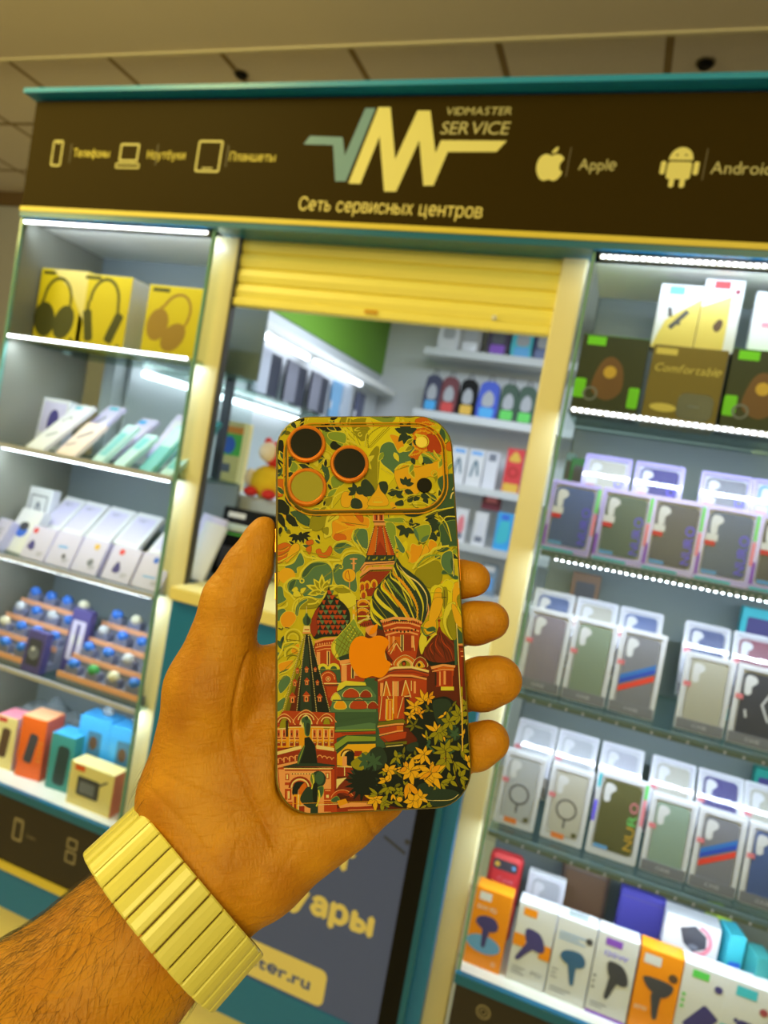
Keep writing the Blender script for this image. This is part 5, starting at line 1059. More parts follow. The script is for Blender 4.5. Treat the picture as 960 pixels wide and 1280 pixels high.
# its arcade
A(7,'RD', tess([(20,160),(110,60),(580,80),(580,1005),(200,1005),(90,920),(35,740)])); A(7,'OR', R_(40,200,570,400)); A(7,'RS', R_(30,430,580,560))
for x, y, r in ((115,170,70),(315,150,86),(505,160,62)):
    A(7,'PK', tess(smooth([(x-r-24,y+30),(x-r-8,y-r*.4),(x,y-r-16),(x+r+8,y-r*.4),(x+r+24,y+30)]))); A(7,'RD', tess(smooth([(x-r-8,y+30),(x-r+4,y-r*.4),(x,y-r),(x+r-4,y-r*.4),(x+r+8,y+30)]))); A(7,'CR', arc(x,y+10,r-12,9,190,350)); A(7,'RS', arc(x,y+14,r-22,10,190,350)); A(7,'OL' if r < 80 else 'CR', tess(smooth([(x-r+34,y+60),(x-r+38,y-6),(x,y-r+32),(x+r-38,y-6),(x+r-34,y+60)])))
A(7,'RS', R_(20,195,60,215), R_(155,190,270,208), R_(360,185,570,205)); A(7,'CR', line([(35,230),(135,222)],9), line([(150,215),(270,212)],9), line([(360,210),(575,215)],9))
for x0 in (45,95,165,215,375,425,480,535):
    A(7,'PK', R_(x0,230,x0+36,330)); A(7,'RD', R_(x0+8,240,x0+28,300)); A(7,'CR', R_(x0-4,228,x0+2,390)); A(7,'BR', ell(x0+18,275,5,12)); A(7,'RS', R_(x0,310,x0+36,322), R_(x0,345,x0+36,385)); A(7,'CR', R_(x0+6,352,x0+30,357))
A(7,'BR', R_(128,150,150,300), line([(20,425),(270,385)],7), line([(410,385),(580,415)],7)); A(7,'CR', tess([(40,440),(270,380),(275,410),(45,470)]), tess([(410,375),(580,405),(580,435),(410,410)])); A(7,'PK', *[arc(75+k*52,520-k*9,22,8,180,360) for k in range(4)], *[arc(440+k*44,490+k*8,20,8,180,360) for k in range(4)], *[R_(54+k*52,500-k*8,66+k*52,545-k*8) for k in range(4)])
A(7,'PK', tess([(35,565),(240,520),(240,545),(40,590)]), R_(60,600,110,900), R_(110,580,570,1005)); A(7,'RD', tess([(25,600),(60,590),(80,840),(60,840)]), R_(545,570,600,1005)); A(7,'RS', R_(575,300,596,900)); A(7,'CR', L_([(50,580),(60,740),(110,900)],5))
A(7,'BR', line([(105,580),(575,590)],12)); A(7,'RS', line([(120,608),(555,608)],12)); A(7,'CR', line([(115,592),(560,592)],7)); A(7,'RD', R_(125,640,160,700), R_(495,630,530,690), R_(120,780,180,880), R_(120,900,190,1000), R_(480,780,545,880), R_(480,890,545,990), R_(120,720,345,745)); A(7,'CR', R_(134,648,150,692), R_(504,638,520,682), R_(150,800,165,870), R_(500,835,525,862), R_(140,930,170,940), line([(180,640),(380,640)],8)); A(7,'PK', R_(140,800,150,880), R_(490,790,540,800)); A(7,'RK', *[ell(190+k*26,642,6) for k in range(8)])
A(7,'RS', arc(260,770,96,20,180,360)); A(7,'CR', arc(260,770,80,12,180,360)); A(7,'RD', arc(262,775,66,12,180,360)); A(7,'DK', tess(smooth([(190,830),(195,760),(230,715),(300,720),(310,750),(250,780),(230,850)]))); A(7,'OD2', tess(smooth([(250,850),(255,780),(300,725),(320,760),(300,830),(250,900)]))); A(7,'OR', R_(200,830,270,1005)); A(7,'RS', R_(205,850,225,1000), R_(245,930,300,1000)); A(7,'CR', R_(240,830,250,1000), line([(230,935),(700,915)],6))
# statue and its plinth
A(7,'GD', tess([(100,575),(240,540),(275,440),(300,380),(300,310),(345,300),(400,380),(420,540),(580,560),(580,575)])); A(7,'DK', tess([(300,310),(345,300),(395,380),(420,545),(260,545),(300,430)])); A(7,'GS', blob((275,150),(300,120),(330,130),(355,160),(350,230),(340,290),(310,280),(300,210)), L_([(300,380),(250,480),(240,550)],16,taper=True)); A(7,'GD', ell(320,130,16,20), blob((320,180),(355,190),(345,280),(318,270))); A(7,'YP', line([(290,170),(290,230)],5))
# tree on a trunk beside the arch
A(7,'GD', ell(428,690,70,76), blob((300,790),(340,760),(400,790),(420,870),(400,950),(330,950),(260,880)), R_(355,900,425,1005)); A(7,'GS', ell(440,680,40,60), blob((370,640),(390,660),(385,740),(360,700)), blob((420,780),(470,760),(470,820),(440,860))); A(7,'YP', L_([(375,650),(385,720),(365,780)],10), L_([(430,790),(440,860),(410,940)],12)); A(7,'DK', blob((380,740),(420,740),(415,900),(380,880)))
# middle gallery and roofs
A(7,'GS', tess([(580,170),(955,110),(960,230),(580,240)])); A(7,'GT', tess([(590,215),(900,170),(955,180),(955,225),(590,240)])); A(7,'GL', line([(580,245),(955,235)],16), tess([(575,370),(690,290),(955,300),(955,320),(700,320),(585,410)])); A(7,'RD', tess([(580,262),(955,250),(955,275),(680,285),(580,320)])); A(7,'RS', R_(640,262,955,276)); A(7,'GL', tess([(580,390),(690,300),(955,300),(955,340),(710,345),(590,440)])); A(7,'GD', line([(590,430),(700,350),(955,345)],12)); A(7,'OA', tess([(600,460),(700,370),(955,365),(955,440),(830,460),(800,600),(600,560)])); A(7,'BR', arc(700,480,62,12,180,360)); A(7,'CR', arc(700,485,50,12,180,360)); A(7,'DK', tess(smooth([(670,470),(710,430),(755,460),(750,560),(690,560),(680,500)]))); A(7,'PK', R_(650,480,690,570)); A(7,'RS', R_(600,575,780,665), R_(760,430,830,480)); A(7,'CR', R_(665,580,674,660), line([(600,575),(780,580)],8)); A(7,'WN', tess(smooth([(590,770),(640,710),(720,690),(760,760),(750,860),(590,800)]))); A(7,'CR', tess([(595,690),(690,675),(620,745),(595,780)])); A(7,'RD', arc(650,900,100,26,200,330)); A(7,'PK', arc(650,900,112,6,200,330)); A(7,'GS', blob((550,880),(600,850),(620,890),(570,905))); A(7,'OR', tess([(600,890),(680,870),(700,910),(620,945)])); A(7,'PK', tess([(620,940),(720,905),(920,905),(920,935),(720,950),(640,985)])); A(7,'RS', tess([(600,960),(720,945),(955,940),(955,965),(700,975),(600,1000)]), R_(640,960,955,1005)); A(7,'PK', line([(700,975),(955,965)],7))
SH = random.Random(4)
# --- shrubs, lower right
A(8,'DK', blob((-20,560),(60,480),(140,440),(300,420),(420,380),(340,260),(340,100),(420,60),(560,20),(700,20),(880,240),(900,560),(900,760),(800,960),(560,980),(330,960),(180,930),(-20,800)))
A(8,'GD', blob((560,40),(680,30),(720,120),(700,260),(600,240),(560,140)), blob((20,460),(120,440),(160,560),(60,640),(-20,600)), blob((640,280),(760,260),(780,360),(700,380)), blob((430,760),(560,740),(640,820),(560,900),(430,860)), blob((330,420),(420,390),(420,460),(340,470)))
A(7,'GD', *[leaf(840,690,a,150,46) for a in range(0,360,24)]); A(7,'DK', ell(850,720,110,120), *[leaf(850,720,a,190,40) for a in range(100,330,22)])
A(7,'OL', blob((730,540),(790,490),(860,440),(890,480),(840,600),(760,590))); A(7,'GS', *spray(870,520,(200,240,290,330,100,140),90,40))
A(8,'GS', *spray(50,560,(20,80,140,200,260,320),80,30), *spray(640,840,(170,200,230,340,20),100,34), *spray(740,320,(20,90,150,220,300),60,26))
def bloom(x, y, L, w, angs, ink):
    for i, a in enumerate(angs): A(8, ink, leaf(x, y, a, L*(.8+.1*((i*7+int(x)) % 5)), w*(.7+.08*((i*5+int(y)) % 4))))
for _k in range(90):
    _x, _y = SH.uniform(120,880), SH.uniform(60,940)
    if (_x-330)*.9+(_y-420)*1.0 > 0 and (_x > 420 or _y > 480): A(8, SH.choice(('OL','OD','GS','OL','OA')), *[leaf(_x, _y, SH.uniform(0,360)+q, SH.uniform(34,62), SH.uniform(12,22)) for q in (0,55,-60)])
bloom(400,90,90,34,(20,60,120,170,220,300),'OA'); bloom(480,40,90,36,(150,200,250,290,340),'OA'); bloom(360,160,70,30,(-20,40,110,200),'OA'); bloom(390,250,80,24,(120,170,230,300,20),'OD'); bloom(440,150,60,26,(200,260,330,60),'OR'); bloom(520,120,50,22,(20,160,240),'OD'); bloom(520,20,60,30,(60,100,-60,-20),'OR')
bloom(580,300,110,44,(-100,-150),'OA'); bloom(590,310,95,48,(20,60,100,150,-40),'OL'); bloom(690,220,80,44,(20,70,130,200,260,320),'OL'); bloom(780,160,90,50,(60,110,150,200,250,300,350),'OL'); bloom(830,80,70,36,(60,120,240,300),'OL'); bloom(840,200,60,34,(90,30,140),'OL')
bloom(480,500,100,44,(-80,-140,160,110,60,-30),'OA'); bloom(660,470,110,44,(-120,-70,-160,-20,60,120,170),'OL'); bloom(660,540,110,50,(20,70,110,150),'OL'); bloom(790,460,90,40,(-110,-40,-160,10,60),'OL'); bloom(740,560,120,40,(60,90,30),'OL'); bloom(850,560,70,36,(-80,-110,60),'OA'); bloom(790,690,80,40,(-100,-60,70,20),'OL'); bloom(700,720,80,44,(-40,40,160,-100),'OL')
bloom(360,640,120,60,(-130,-80,-20,30,80,130,180),'OA'); bloom(330,610,70,40,(-100,150),'OR'); bloom(540,660,130,64,(-85,-150,60,100,-30,20,170),'OA'); bloom(540,650,100,50,(-80,-40,150),'OR'); bloom(470,700,120,36,(20,40),'OA'); bloom(340,740,140,54,(80,100,50),'OR'); bloom(380,890,90,56,(20,60,120,170,-40,-120),'OA'); bloom(450,860,80,40,(-20,40,100,-100),'OA'); bloom(620,740,90,34,(20,60,-20),'OL')
bloom(170,640,70,46,(-160,-110,-40,20,70),'OA'); bloom(150,720,60,36,(-10,-160,160,-60),'OA'); bloom(170,780,80,36,(60,100,150,20),'OL'); bloom(60,880,90,44,(-20,30,90,150,-160,-90),'OA'); bloom(120,900,80,40,(0,40,90,-50),'OL'); bloom(220,900,90,30,(-10,30,160),'OL'); bloom(270,810,50,36,(-60,60,150,-140),'OL'); A(8,'OA', ell(268,880,24,22)); bloom(240,520,70,34,(-20,60,130,-100),'OL'); bloom(80,840,80,30,(190,170,220),'OL'); bloom(500,930,60,30,(10,-30,150),'OL')
A(8,'YP', *[L_(p,6,taper=True) for p in ([(590,310),(560,220)],[(360,640),(310,580)],[(540,650),(560,560)],[(340,740),(350,840)],[(60,880),(130,900)])])
A(8,'BR', *[L_(p,6) for p in ([(160,910),(300,950),(480,960)],[(700,500),(740,620),(760,740),(820,800)],[(360,640),(440,620)],[(540,660),(480,720)],[(660,470),(660,560)])])
A(8,'GD', blob((560,800),(720,800),(800,860),(700,930),(560,940),(520,880)))
A(8,'OA', line([(800,0),(805,470)],10)); A(8,'CR', line([(797,0),(801,470)],3), L_([(560,890),(700,885),(770,840)],5), L_([(440,880),(560,892)],3))
# grooves of the skin's cut-outs
A(6,'CR', line([(812,220),(855,1034)],8)); A(50,'OR', line([(95,905),(500,893)],2))

INK_M = {k: mat('ink_'+k, tuple(c*f for c, f in zip(v, (.92,.92,1.0) if k in ('GT','GS','GD','DK','GL','CR','PK','BR') else (.9,.92,.62))), .5, spec=.12) for k, v in INKS.items()}
def print_art(name, H, outline_pts, z0, dz=6e-7):
    mb = MB(); layer = 0; last = None
    for gid, ink, P, F in ART:
        Q = [hmap(H, x, y) for x, y in P]
        for f in F:
            face = [Q[i] for i in f]
            ar = sum(face[i-1][0]*face[i][1]-face[i][0]*face[i-1][1] for i in range(len(face)))
            if ar < 0: face = face[::-1]
            g = clip_face(face, outline_pts)
            if len(g) >= 3 and gid != last: layer += 1; last = gid
            if len(g) >= 3: mb.add([(x, y, z0+dz*layer) for x, y in g], [tuple(range(len(g)))], INK_M[ink])
    return mb.build(name, phone)
print_art('printed_skin', H0, rr2(PW-.0010,PH-.0010,PR_-.0008), .00003)
# camera plateau
PX0, PX1, PY0, PY1 = -.0345, .0345, .0378, .0772
pl = rrect(PX0,PY0,PX1,PY1,.0125,8)[0]; n = len(pl)
def inset(i): return rrect(PX0+i,PY0+i,PX1-i,PY1-i,.0125-i,8)[0]
mb = MB(); V = []
for z, i in ((0,-.0005),(.0005,-.0001),(.0011,.0001),(.0014,.0004),(.0016,.0010)): V += [(x,y,z) for x, y in inset(i)]
F = [tuple(4*n+k for k in range(n))]+[(i*n+k, i*n+(k+1)%n, (i+1)*n+(k+1)%n, (i+1)*n+k) for i in range(4) for k in range(n)]
plate = mb.add(V, F, SIDE).build('camera_plateau', phone, label='raised camera plateau')
o = print_art('plateau_skin', H1, inset(.0009), .00163)
o.parent = plate
def hoop(i0, i1, z):
    a, b = inset(i0), inset(i1); return [(x,y,z) for x, y in a]+[(x,y,z) for x, y in b], [(k,(k+1)%n,(k+1)%n+n,k+n) for k in range(n)]
mb = MB(); mb.add(*hoop(.0006,.0011,.00195), INK_M['OR']); mb.add(*hoop(-.0012,-.0007,.0009), INK_M['OR']); mb.build('edge_lines', plate, label='thin copper edge lines')
def ring3(cx, cy, r):
    t = MB().lathe([(r,.0),(r,.0022),(r-.0004,.0028),(r-.0011,.0030),(r-.0016,.0026),(r-.0017,.0)], (cx,cy,.0016), ORM, 40).build('lens_ring', phone, smooth=False, label='copper lens ring')
    return t
for k, (cx, cy) in enumerate(((-.0256,.0679),(-.0072,.0587),(-.0254,.0486))):
    r = ring3(cx, cy, .0083)
    g = LENS if k < 2 else mat('lens_reflection_olive', (160,152,30), .4, spec=.15)  # third lens: yellow-green reflection is put into the base colour
    MB().lathe([(.0069,0),(.0069,.0024),(.0068,.0025)], (cx,cy,.0016), g, 36).build('lens_glass', r, label='lens glass with its olive reflection put in as colour' if k == 2 else 'black lens glass')
MB().lathe([(.0026,0),(.0026,.0004),(.0024,.0005)], (.0246,.0686,.0018), mat('flash_yellow',(240,214,60),.4), 24).build('flash', phone, label='round yellow flash')
MB().lathe([(.0033,0),(.0033,.0005),(.0031,.0006)], (.0250,.0490,.0018), LENS, 28).build('depth_sensor', phone, label='black round sensor')
MB().lathe([(.0005,0),(.0005,.0003)], (.0249,.0588,.0019), LENS, 12).build('microphone_hole', phone)
MB().flat(apple(-.0007,-.0216,.0215), .0012, ORL, 'xy').build('fruit_emblem', phone, label='copper bitten fruit emblem')
# ------------------------------------------------------------------ the hand, one continuous skin grown from rounded bones
def to_local(px, py, z):
    """a point of the hand drawing (same grid as the skin drawing) at height z (m) over the phone back, in the phone's own frame"""
    d = RCI @ np.array(((px-480)/860., (py-640)/860., 1.)); o = RCI @ -TC
    t = (z-o[2])/d[2]
    return o+d*t
CAMR = np.array([[0.929344,0.181223,-0.32168],[0.325569,0.008692,0.945478],[0.174139,-0.983404,-0.050923]])
RWn = np.array(RW); RC = CAMR.T @ RWn; RCI = RC.T
TC = CAMR.T @ (np.array((-0.09104,-1.080543,1.397943))-np.array((0,-1.35,1.45)))
mm = .001
def P3(x, y, z): return to_local(x, y, z*mm)
# chains: (px, py, z mm, radius mm)
THUMB = [(243,985,-26,21),(262,862,-16,17.5),(291,750,-8,11.8),(311,708,-6,9.4),(326,672,-4.5,6.0),(331,659,-4.2,4.4)]
FING = [[(400,815,-27,11),(470,755,-34,9.4),(545,728,-26,8.6),(574,724,-11,8.2),(591,724,-7,7.7)],
        [(425,868,-27,11),(500,803,-37,9.8),(568,783,-27,9.3),(594,779,-11,9.1),(612,776,-7,8.4)],
        [(450,925,-27,11),(520,860,-38,10.2),(574,860,-28,10.4),(602,855,-11,11.0),(622,850,-7,10.3)],
        [(470,985,-26,10.5),(530,937,-34,9.3),(572,942,-26,9.2),(594,934,-11,9.2),(611,926,-7,8.5)]]
PALM = [[(250,1060,-27,22),(400,815,-28,13)], [(250,1060,-27,22),(425,868,-28,14)], [(262,1080,-26,22),(450,925,-27,14)], [(290,1095,-25,21),(470,990,-25,13)],
        [(262,860,-18,15),(395,830,-26,11)], [(240,1000,-24,22),(330,960,-25,20)], [(318,1078,-21,17),(425,1020,-20,12.5)], [(300,1080,-20,20),(328,1096,-18,14)]]
ARM = [(262,1075,-27,24),(222,1125,-27,27.5),(150,1200,-24,30),(40,1310,-16,36),(-90,1440,-4,41)]
CREASE = [([(310,818),(300,850),(292,900),(300,960),(325,1020),(345,1060)],1.0,1.1), ([(343,858),(355,930),(380,1010)],.5,1.0), ([(205,968),(240,985),(300,1010),(345,1042)],.55,.9), ([(185,985),(230,1030),(262,1070),(300,1130)],.5,1.0), ([(200,1000),(235,1045),(270,1090)],.35,.8),
          ([(268,715),(290,735),(326,748)],.45,.8), ([(262,726),(288,744),(322,757)],.35,.7), ([(330,1030),(300,1050),(290,1080)],.4,.8), ([(300,1010),(270,1040),(262,1062)],.35,.8), ([(455,1016),(462,1030),(470,1046)],.6,.8), ([(244,860),(280,845),(312,826)],.3,.8), ([(225,900),(262,905),(292,925)],.25,.8), ([(380,1040),(360,1075),(340,1110)],.3,.9), ([(240,930),(275,960),(310,1000)],.28,.7), ([(345,1050),(390,1035),(440,1022)],.3,.8)]
def make_hand():
    h = .00105
    pts = [P3(a, b, c) for ch in [THUMB]+FING+PALM for a, b, c, r in ch]+[P3(a, b, c) for a, b, c, r in ARM]
    pts = np.array(pts); lo = pts.min(0)-.045; hi = pts.max(0)+.03
    arm_end = P3(*ARM[-1][:3]); n = np.ceil((hi-lo)/h).astype(int)
    X = (lo[0]+h*np.arange(n[0]))[:,None,None].astype(np.float32); Y = (lo[1]+h*np.arange(n[1]))[None,:,None].astype(np.float32); Z = (lo[2]+h*np.arange(n[2]))[None,None,:].astype(np.float32)
    full = np.full(n, .05, np.float32)
    def cone(a, b, out, k):
        """smooth union of a tapered bone into out, worked only in the block around it"""
        pa, ra, pb, rb = P3(*a[:3]), a[3]*mm, P3(*b[:3]), b[3]*mm
        m = max(ra, rb)+.016; l = np.maximum(((np.minimum(pa,pb)-m-lo)/h).astype(int), 0); u = np.minimum(((np.maximum(pa,pb)+m-lo)/h).astype(int)+2, n)
        s = tuple(slice(i, j) for i, j in zip(l, u))
        x, y, z = X[s[0]]-pa[0], Y[:,s[1]]-pa[1], Z[:,:,s[2]]-pa[2]; d = pb-pa; L2 = float(d@d)+1e-12
        t = np.clip((x*d[0]+y*d[1]+z*d[2])/L2, 0, 1)
        f = np.sqrt((x-t*d[0])**2+(y-t*d[1])**2+(z-t*d[2])**2)-(ra+(rb-ra)*t)
        g = out[s]; q = np.clip(.5+.5*(g-f)/k, 0, 1); out[s] = g*(1-q)+f*q-k*q*(1-q)
    palm = full.copy()
    for ch in PALM: cone(ch[0], ch[1], palm, .010)
    for a, b in zip(ARM, ARM[1:]): cone(a, b, palm, .012)
    for a, b in zip(THUMB, THUMB[1:]): cone(a, b, palm, .006)
    fing = full.copy()
    for F in FING:
        one = full.copy()
        for a, b in zip(F, F[1:]): cone(a, b, one, .003)
        fing = np.minimum(fing, one)
    k = .006; q = np.clip(.5+.5*(palm-fing)/k, 0, 1); D = palm*(1-q)+fing*q-k*q*(1-q)
    # keep clear of the phone: press the flesh flat behind and beside it
    px, py = np.maximum(np.abs(X)-(PW-.012), 0), np.maximum(np.abs(Y)-(PH-.012), 0)
    ph = np.maximum(np.sqrt(px*px+py*py)-.012, np.abs(Z+.0042)-.0047)
    kk = .0012; a_, b_ = D, -ph+.0002; q = np.clip(.5-.5*(a_-b_)/kk, 0, 1); D = a_*(1-q)+b_*q+kk*q*(1-q)
    return D, lo, h
def surface_nets(D, lo, h):
    S = D < 0; n = np.array(D.shape)
    c = [D[i:n[0]-1+i, j:n[1]-1+j, k:n[2]-1+k] for i in (0,1) for j in (0,1) for k in (0,1)]
    cnt = sum((q < 0).astype(np.int8) for q in c); act = (cnt > 0) & (cnt < 8)
    idx = np.full(act.shape, -1, np.int64); I = np.argwhere(act); idx[act] = np.arange(len(I))
    v = np.stack([q[act] for q in c], 1); acc = np.zeros((len(I),3)); w = np.zeros(len(I))
    off = [(i,j,k) for i in (0,1) for j in (0,1) for k in (0,1)]
    for a in range(8):
        for b in range(a+1, 8):
            if sum(abs(p-q) for p, q in zip(off[a], off[b])) != 1: continue
            m = (v[:,a] < 0) != (v[:,b] < 0); t = np.where(m, v[:,a]/np.where(m, v[:,a]-v[:,b], 1), 0)
            p = np.array(off[a])+t[:,None]*(np.array(off[b])-np.array(off[a])); acc += p*m[:,None]; w += m
    V = lo+h*(I+acc/w[:,None]); F = []
    for ax in range(3):
        o1, o2 = [k for k in range(3) if k != ax]
        sl0 = [slice(1,-1)]*3; sl0[ax] = slice(0,-1); sl1 = list(sl0); sl1[ax] = slice(1,None)
        A0, A1 = S[tuple(sl0)], S[tuple(sl1)]; e = np.argwhere(A0 != A1); flip = A0[tuple(e.T)]
        base = e+1; base[:,ax] -= 1
        q = []
        for d1, d2 in ((0,0),(1,0),(1,1),(0,1)):
            p = base.copy(); p[:,o1] -= d1; p[:,o2] -= d2; q.append(idx[p[:,0],p[:,1],p[:,2]])
        q = np.stack(q, 1)
        if ax == 1: flip = ~flip
        q = np.where(flip[:,None], q[:,::-1], q); F.append(q)
    F = np.concatenate(F); F = F[(F >= 0).all(1)]
    return V, F
D, lo, h = make_hand(); V, F = surface_nets(D, lo, h)
# two light smoothing passes, then shallow creases cut into the side of the palm that faces out of the picture
for _ in range(3):
    acc = np.zeros_like(V); cn = np.zeros(len(V))
    for a, b in ((0,1),(1,2),(2,3),(3,0)):
        np.add.at(acc, F[:,a], V[F[:,b]]); np.add.at(acc, F[:,b], V[F[:,a]]); np.add.at(cn, F[:,a], 1); np.add.at(cn, F[:,b], 1)
    V = V*.5+.5*acc/cn[:,None]
def normals(V):
    e = np.cross(V[F[:,2]]-V[F[:,0]], V[F[:,3]]-V[F[:,1]]); N = np.zeros_like(V)
    for k in range(4): np.add.at(N, F[:,k], e)
    return N/(np.linalg.norm(N, axis=1)[:,None]+1e-12)
N = normals(V)
if N[np.argmax(V[:,2]),2] < 0: F = F[:,::-1]; N = -N
wp = (RC @ V.T).T+TC; U = np.stack([480+860*wp[:,0]/wp[:,2], 640+860*wp[:,1]/wp[:,2]], 1)
G = np.zeros(len(V)); front = np.clip((N[:,2]-.05)/.3, 0, 1)
for ln, dep, wd in CREASE:
    c = np.array(smooth(ln, False)); best = np.full(len(V), 1e9); L = len(c)-1
    for i, (a, b) in enumerate(zip(c, c[1:])):
        d = b-a; t = np.clip(((U-a)@d)/(d@d+1e-9), 0, 1); r = np.hypot(*(U-a-t[:,None]*d).T)
        best = np.minimum(best, r+6*max(0, abs(i/L-.5)-.38))
    G = np.maximum(G, dep*1.25*np.exp(-(best/(2.7*wd))**2))
V = V-N*(G*front*mm)[:,None]
me = bpy.data.meshes.new('hand'); me.from_pydata(V.tolist(), [], F.tolist()); me.polygons.foreach_set('use_smooth', [True]*len(F)); me.update()
def skin_material():
    m = bpy.data.materials.new('skin'); m.use_nodes = True; nt = m.node_tree; b = nt.nodes['Principled BSDF']; L = nt.links
    tc = nt.nodes.new('ShaderNodeTexCoord')
    n1 = nt.nodes.new('ShaderNodeTexNoise'); n1.inputs['Scale'].default_value = 38; n1.inputs['Detail'].default_value = 5
    cr = nt.nodes.new('ShaderNodeValToRGB'); cr.color_ramp.elements[0].position = .34; cr.color_ramp.elements[1].position = .68
    cr.color_ramp.elements[0].color = (*s2l((190,121,16)),1); cr.color_ramp.elements[1].color = (*s2l((218,151,28)),1)
    L.new(tc.outputs['Object'], n1.inputs['Vector']); L.new(n1.outputs['Fac'], cr.inputs['Fac']); L.new(cr.outputs['Color'], b.inputs['Base Color'])
    b.inputs['Roughness'].default_value = .5; b.inputs['Specular IOR Level'].default_value = .4
    b.inputs['Subsurface Weight'].default_value = .12; b.inputs['Subsurface Radius'].default_value = (.004,.0015,.0006); b.inputs['Subsurface Scale'].default_value = 1
    v = nt.nodes.new('ShaderNodeTexVoronoi'); v.feature = 'DISTANCE_TO_EDGE'; v.inputs['Scale'].default_value = 620
    n2 = nt.nodes.new('ShaderNodeTexNoise'); n2.inputs['Scale'].default_value = 160; n2.inputs['Detail'].default_value = 6
    mp = nt.nodes.new('ShaderNodeMapping'); mp.inputs['Rotation'].default_value = (0,0,.8); mp.inputs['Scale'].default_value = (1,.35,1)
    L.new(tc.outputs['Object'], mp.inputs['Vector']); L.new(mp.outputs['Vector'], v.inputs['Vector']); L.new(mp.outputs['Vector'], n2.inputs['Vector'])
    ad = nt.nodes.new('ShaderNodeMath'); ad.operation = 'MULTIPLY_ADD'; ad.inputs[1].default_value = .5; L.new(v.outputs['Distance'], ad.inputs[0]); L.new(n2.outputs['Fac'], ad.inputs[2])
    m2 = nt.nodes.new('ShaderNodeMapping'); m2.inputs['Rotation'].default_value = (0,0,-.45); m2.inputs['Scale'].default_value = (.22,1,.6)
    n3 = nt.nodes.new('ShaderNodeTexNoise'); n3.inputs['Scale'].default_value = 420; n3.inputs['Detail'].default_value = 3; n3.inputs['Distortion'].default_value = .6
    L.new(tc.outputs['Object'], m2.inputs['Vector']); L.new(m2.outputs['Vector'], n3.inputs['Vector'])
    a2 = nt.nodes.new('ShaderNodeMath'); a2.operation = 'MULTIPLY_ADD'; a2.inputs[1].default_value = .9; L.new(n3.outputs['Fac'], a2.inputs[0]); L.new(ad.outputs[0], a2.inputs[2]); ad = a2
    bp = nt.nodes.new('ShaderNodeBump'); bp.inputs['Strength'].default_value = .75; bp.inputs['Distance'].default_value = .0008
    L.new(ad.outputs[0], bp.inputs['Height']); L.new(bp.outputs['Normal'], b.inputs['Normal'])
    return m
SKIN = skin_material(); me.materials.append(SKIN)
hand = bpy.data.objects.new('person_hand', me); COL.objects.link(hand); hand.matrix_world = PHM
tag(hand, 'bare hand and hairy forearm holding the patterned phone, fingertips curled round its edge', 'hand')
# thumb nail, seen edge on
nl = mat('nail', (236,176,110), .3, coat=.3)
mb = MB(); VV = []; cols = 7
for i in range(6):
    for j in range(cols):
        u = i/5; a = -1.0+2.0*j/(cols-1)
        c0 = P3(312+14*u, 706-32*u, -6.5); r = (9.5-3.4*u)*mm
        dirn = np.array((-.80, .36, -.2)); dirn /= np.linalg.norm(dirn); side = np.array((0,-.35,-.94)); side = side-dirn*(side@dirn); side /= np.linalg.norm(side)
        VV.append(tuple(c0+r*(dirn*math.cos(a*.8)+side*math.sin(a*.8))*1.0+dirn*.0004))
mb.add(VV, [(i*cols+j,i*cols+j+1,(i+1)*cols+j+1,(i+1)*cols+j) for i in range(5) for j in range(cols-1)], nl).build('thumb_nail', hand, smooth=True, label='thumb nail')
# hair of the forearm and the wrist edge: fine tapered strands rooted on the skin
rr = np.random.default_rng(5); hm = mat('arm_hair', (34,24,14), .5)
axis_a, axis_b = np.array((215.,1135.)), np.array((-90.,1440.)); dd = (axis_b-axis_a)/np.hypot(*(axis_b-axis_a)); along = (U-axis_a)@dd; across = (U-axis_a)@np.array((dd[1],-dd[0]))
cand = np.where((along > 15) & (along < 330) & (N[:,2] > -.55))[0]; wgt = np.clip(.25+.9*np.clip(-across/60+.4,0,1.6)+(N[cand*0,2]*0 if False else 0), .05, 2)
wgt = np.clip(.35+np.clip((across[cand])/-90.,-.3,1.2), .03, 1.5)+.35*np.clip(along[cand]/200,0,1); wgt /= wgt.sum()
pick = rr.choice(cand, 2600, replace=False, p=wgt)
edge = np.where((U[:,0] > 165) & (U[:,0] < 215) & (U[:,1] > 945) & (U[:,1] < 1035) & (np.abs(N[:,2]) < .75) & (N[:,0] < -.3))[0]
if len(edge): pick = np.concatenate([pick, rr.choice(edge, min(70, len(edge)), replace=False)])
mb = MB(); VV, FF = [], []
d3 = P3(150,1200,-10)-P3(225,1125,-10); d3 = -d3/np.linalg.norm(d3)
for i in pick:
    p = V[i]; nn = N[i]; l = rr.uniform(.005,.011); tng = np.array((-.35,-.85,.1))*.8+rr.normal(0,.28,3); tng -= nn*(tng@nn); tng /= np.linalg.norm(tng)+1e-9
    sd = np.cross(nn, tng); rad = .00005
    base = len(VV)
    for k in range(4):
        t = k/3; q = p+tng*l*t+nn*l*(.5*t-.32*t*t)*.7; w = rad*(1-.85*t)
        for a in (0,2.094,4.189): VV.append(tuple(q+w*(sd*math.cos(a)+nn*math.sin(a))))
    for k in range(3):
        for a in range(3): FF.append((base+k*3+a, base+k*3+(a+1)%3, base+(k+1)*3+(a+1)%3, base+(k+1)*3+a))
mb.add(VV, FF, hm).build('arm_hair', hand, kind='stuff', label='dark forearm hair')
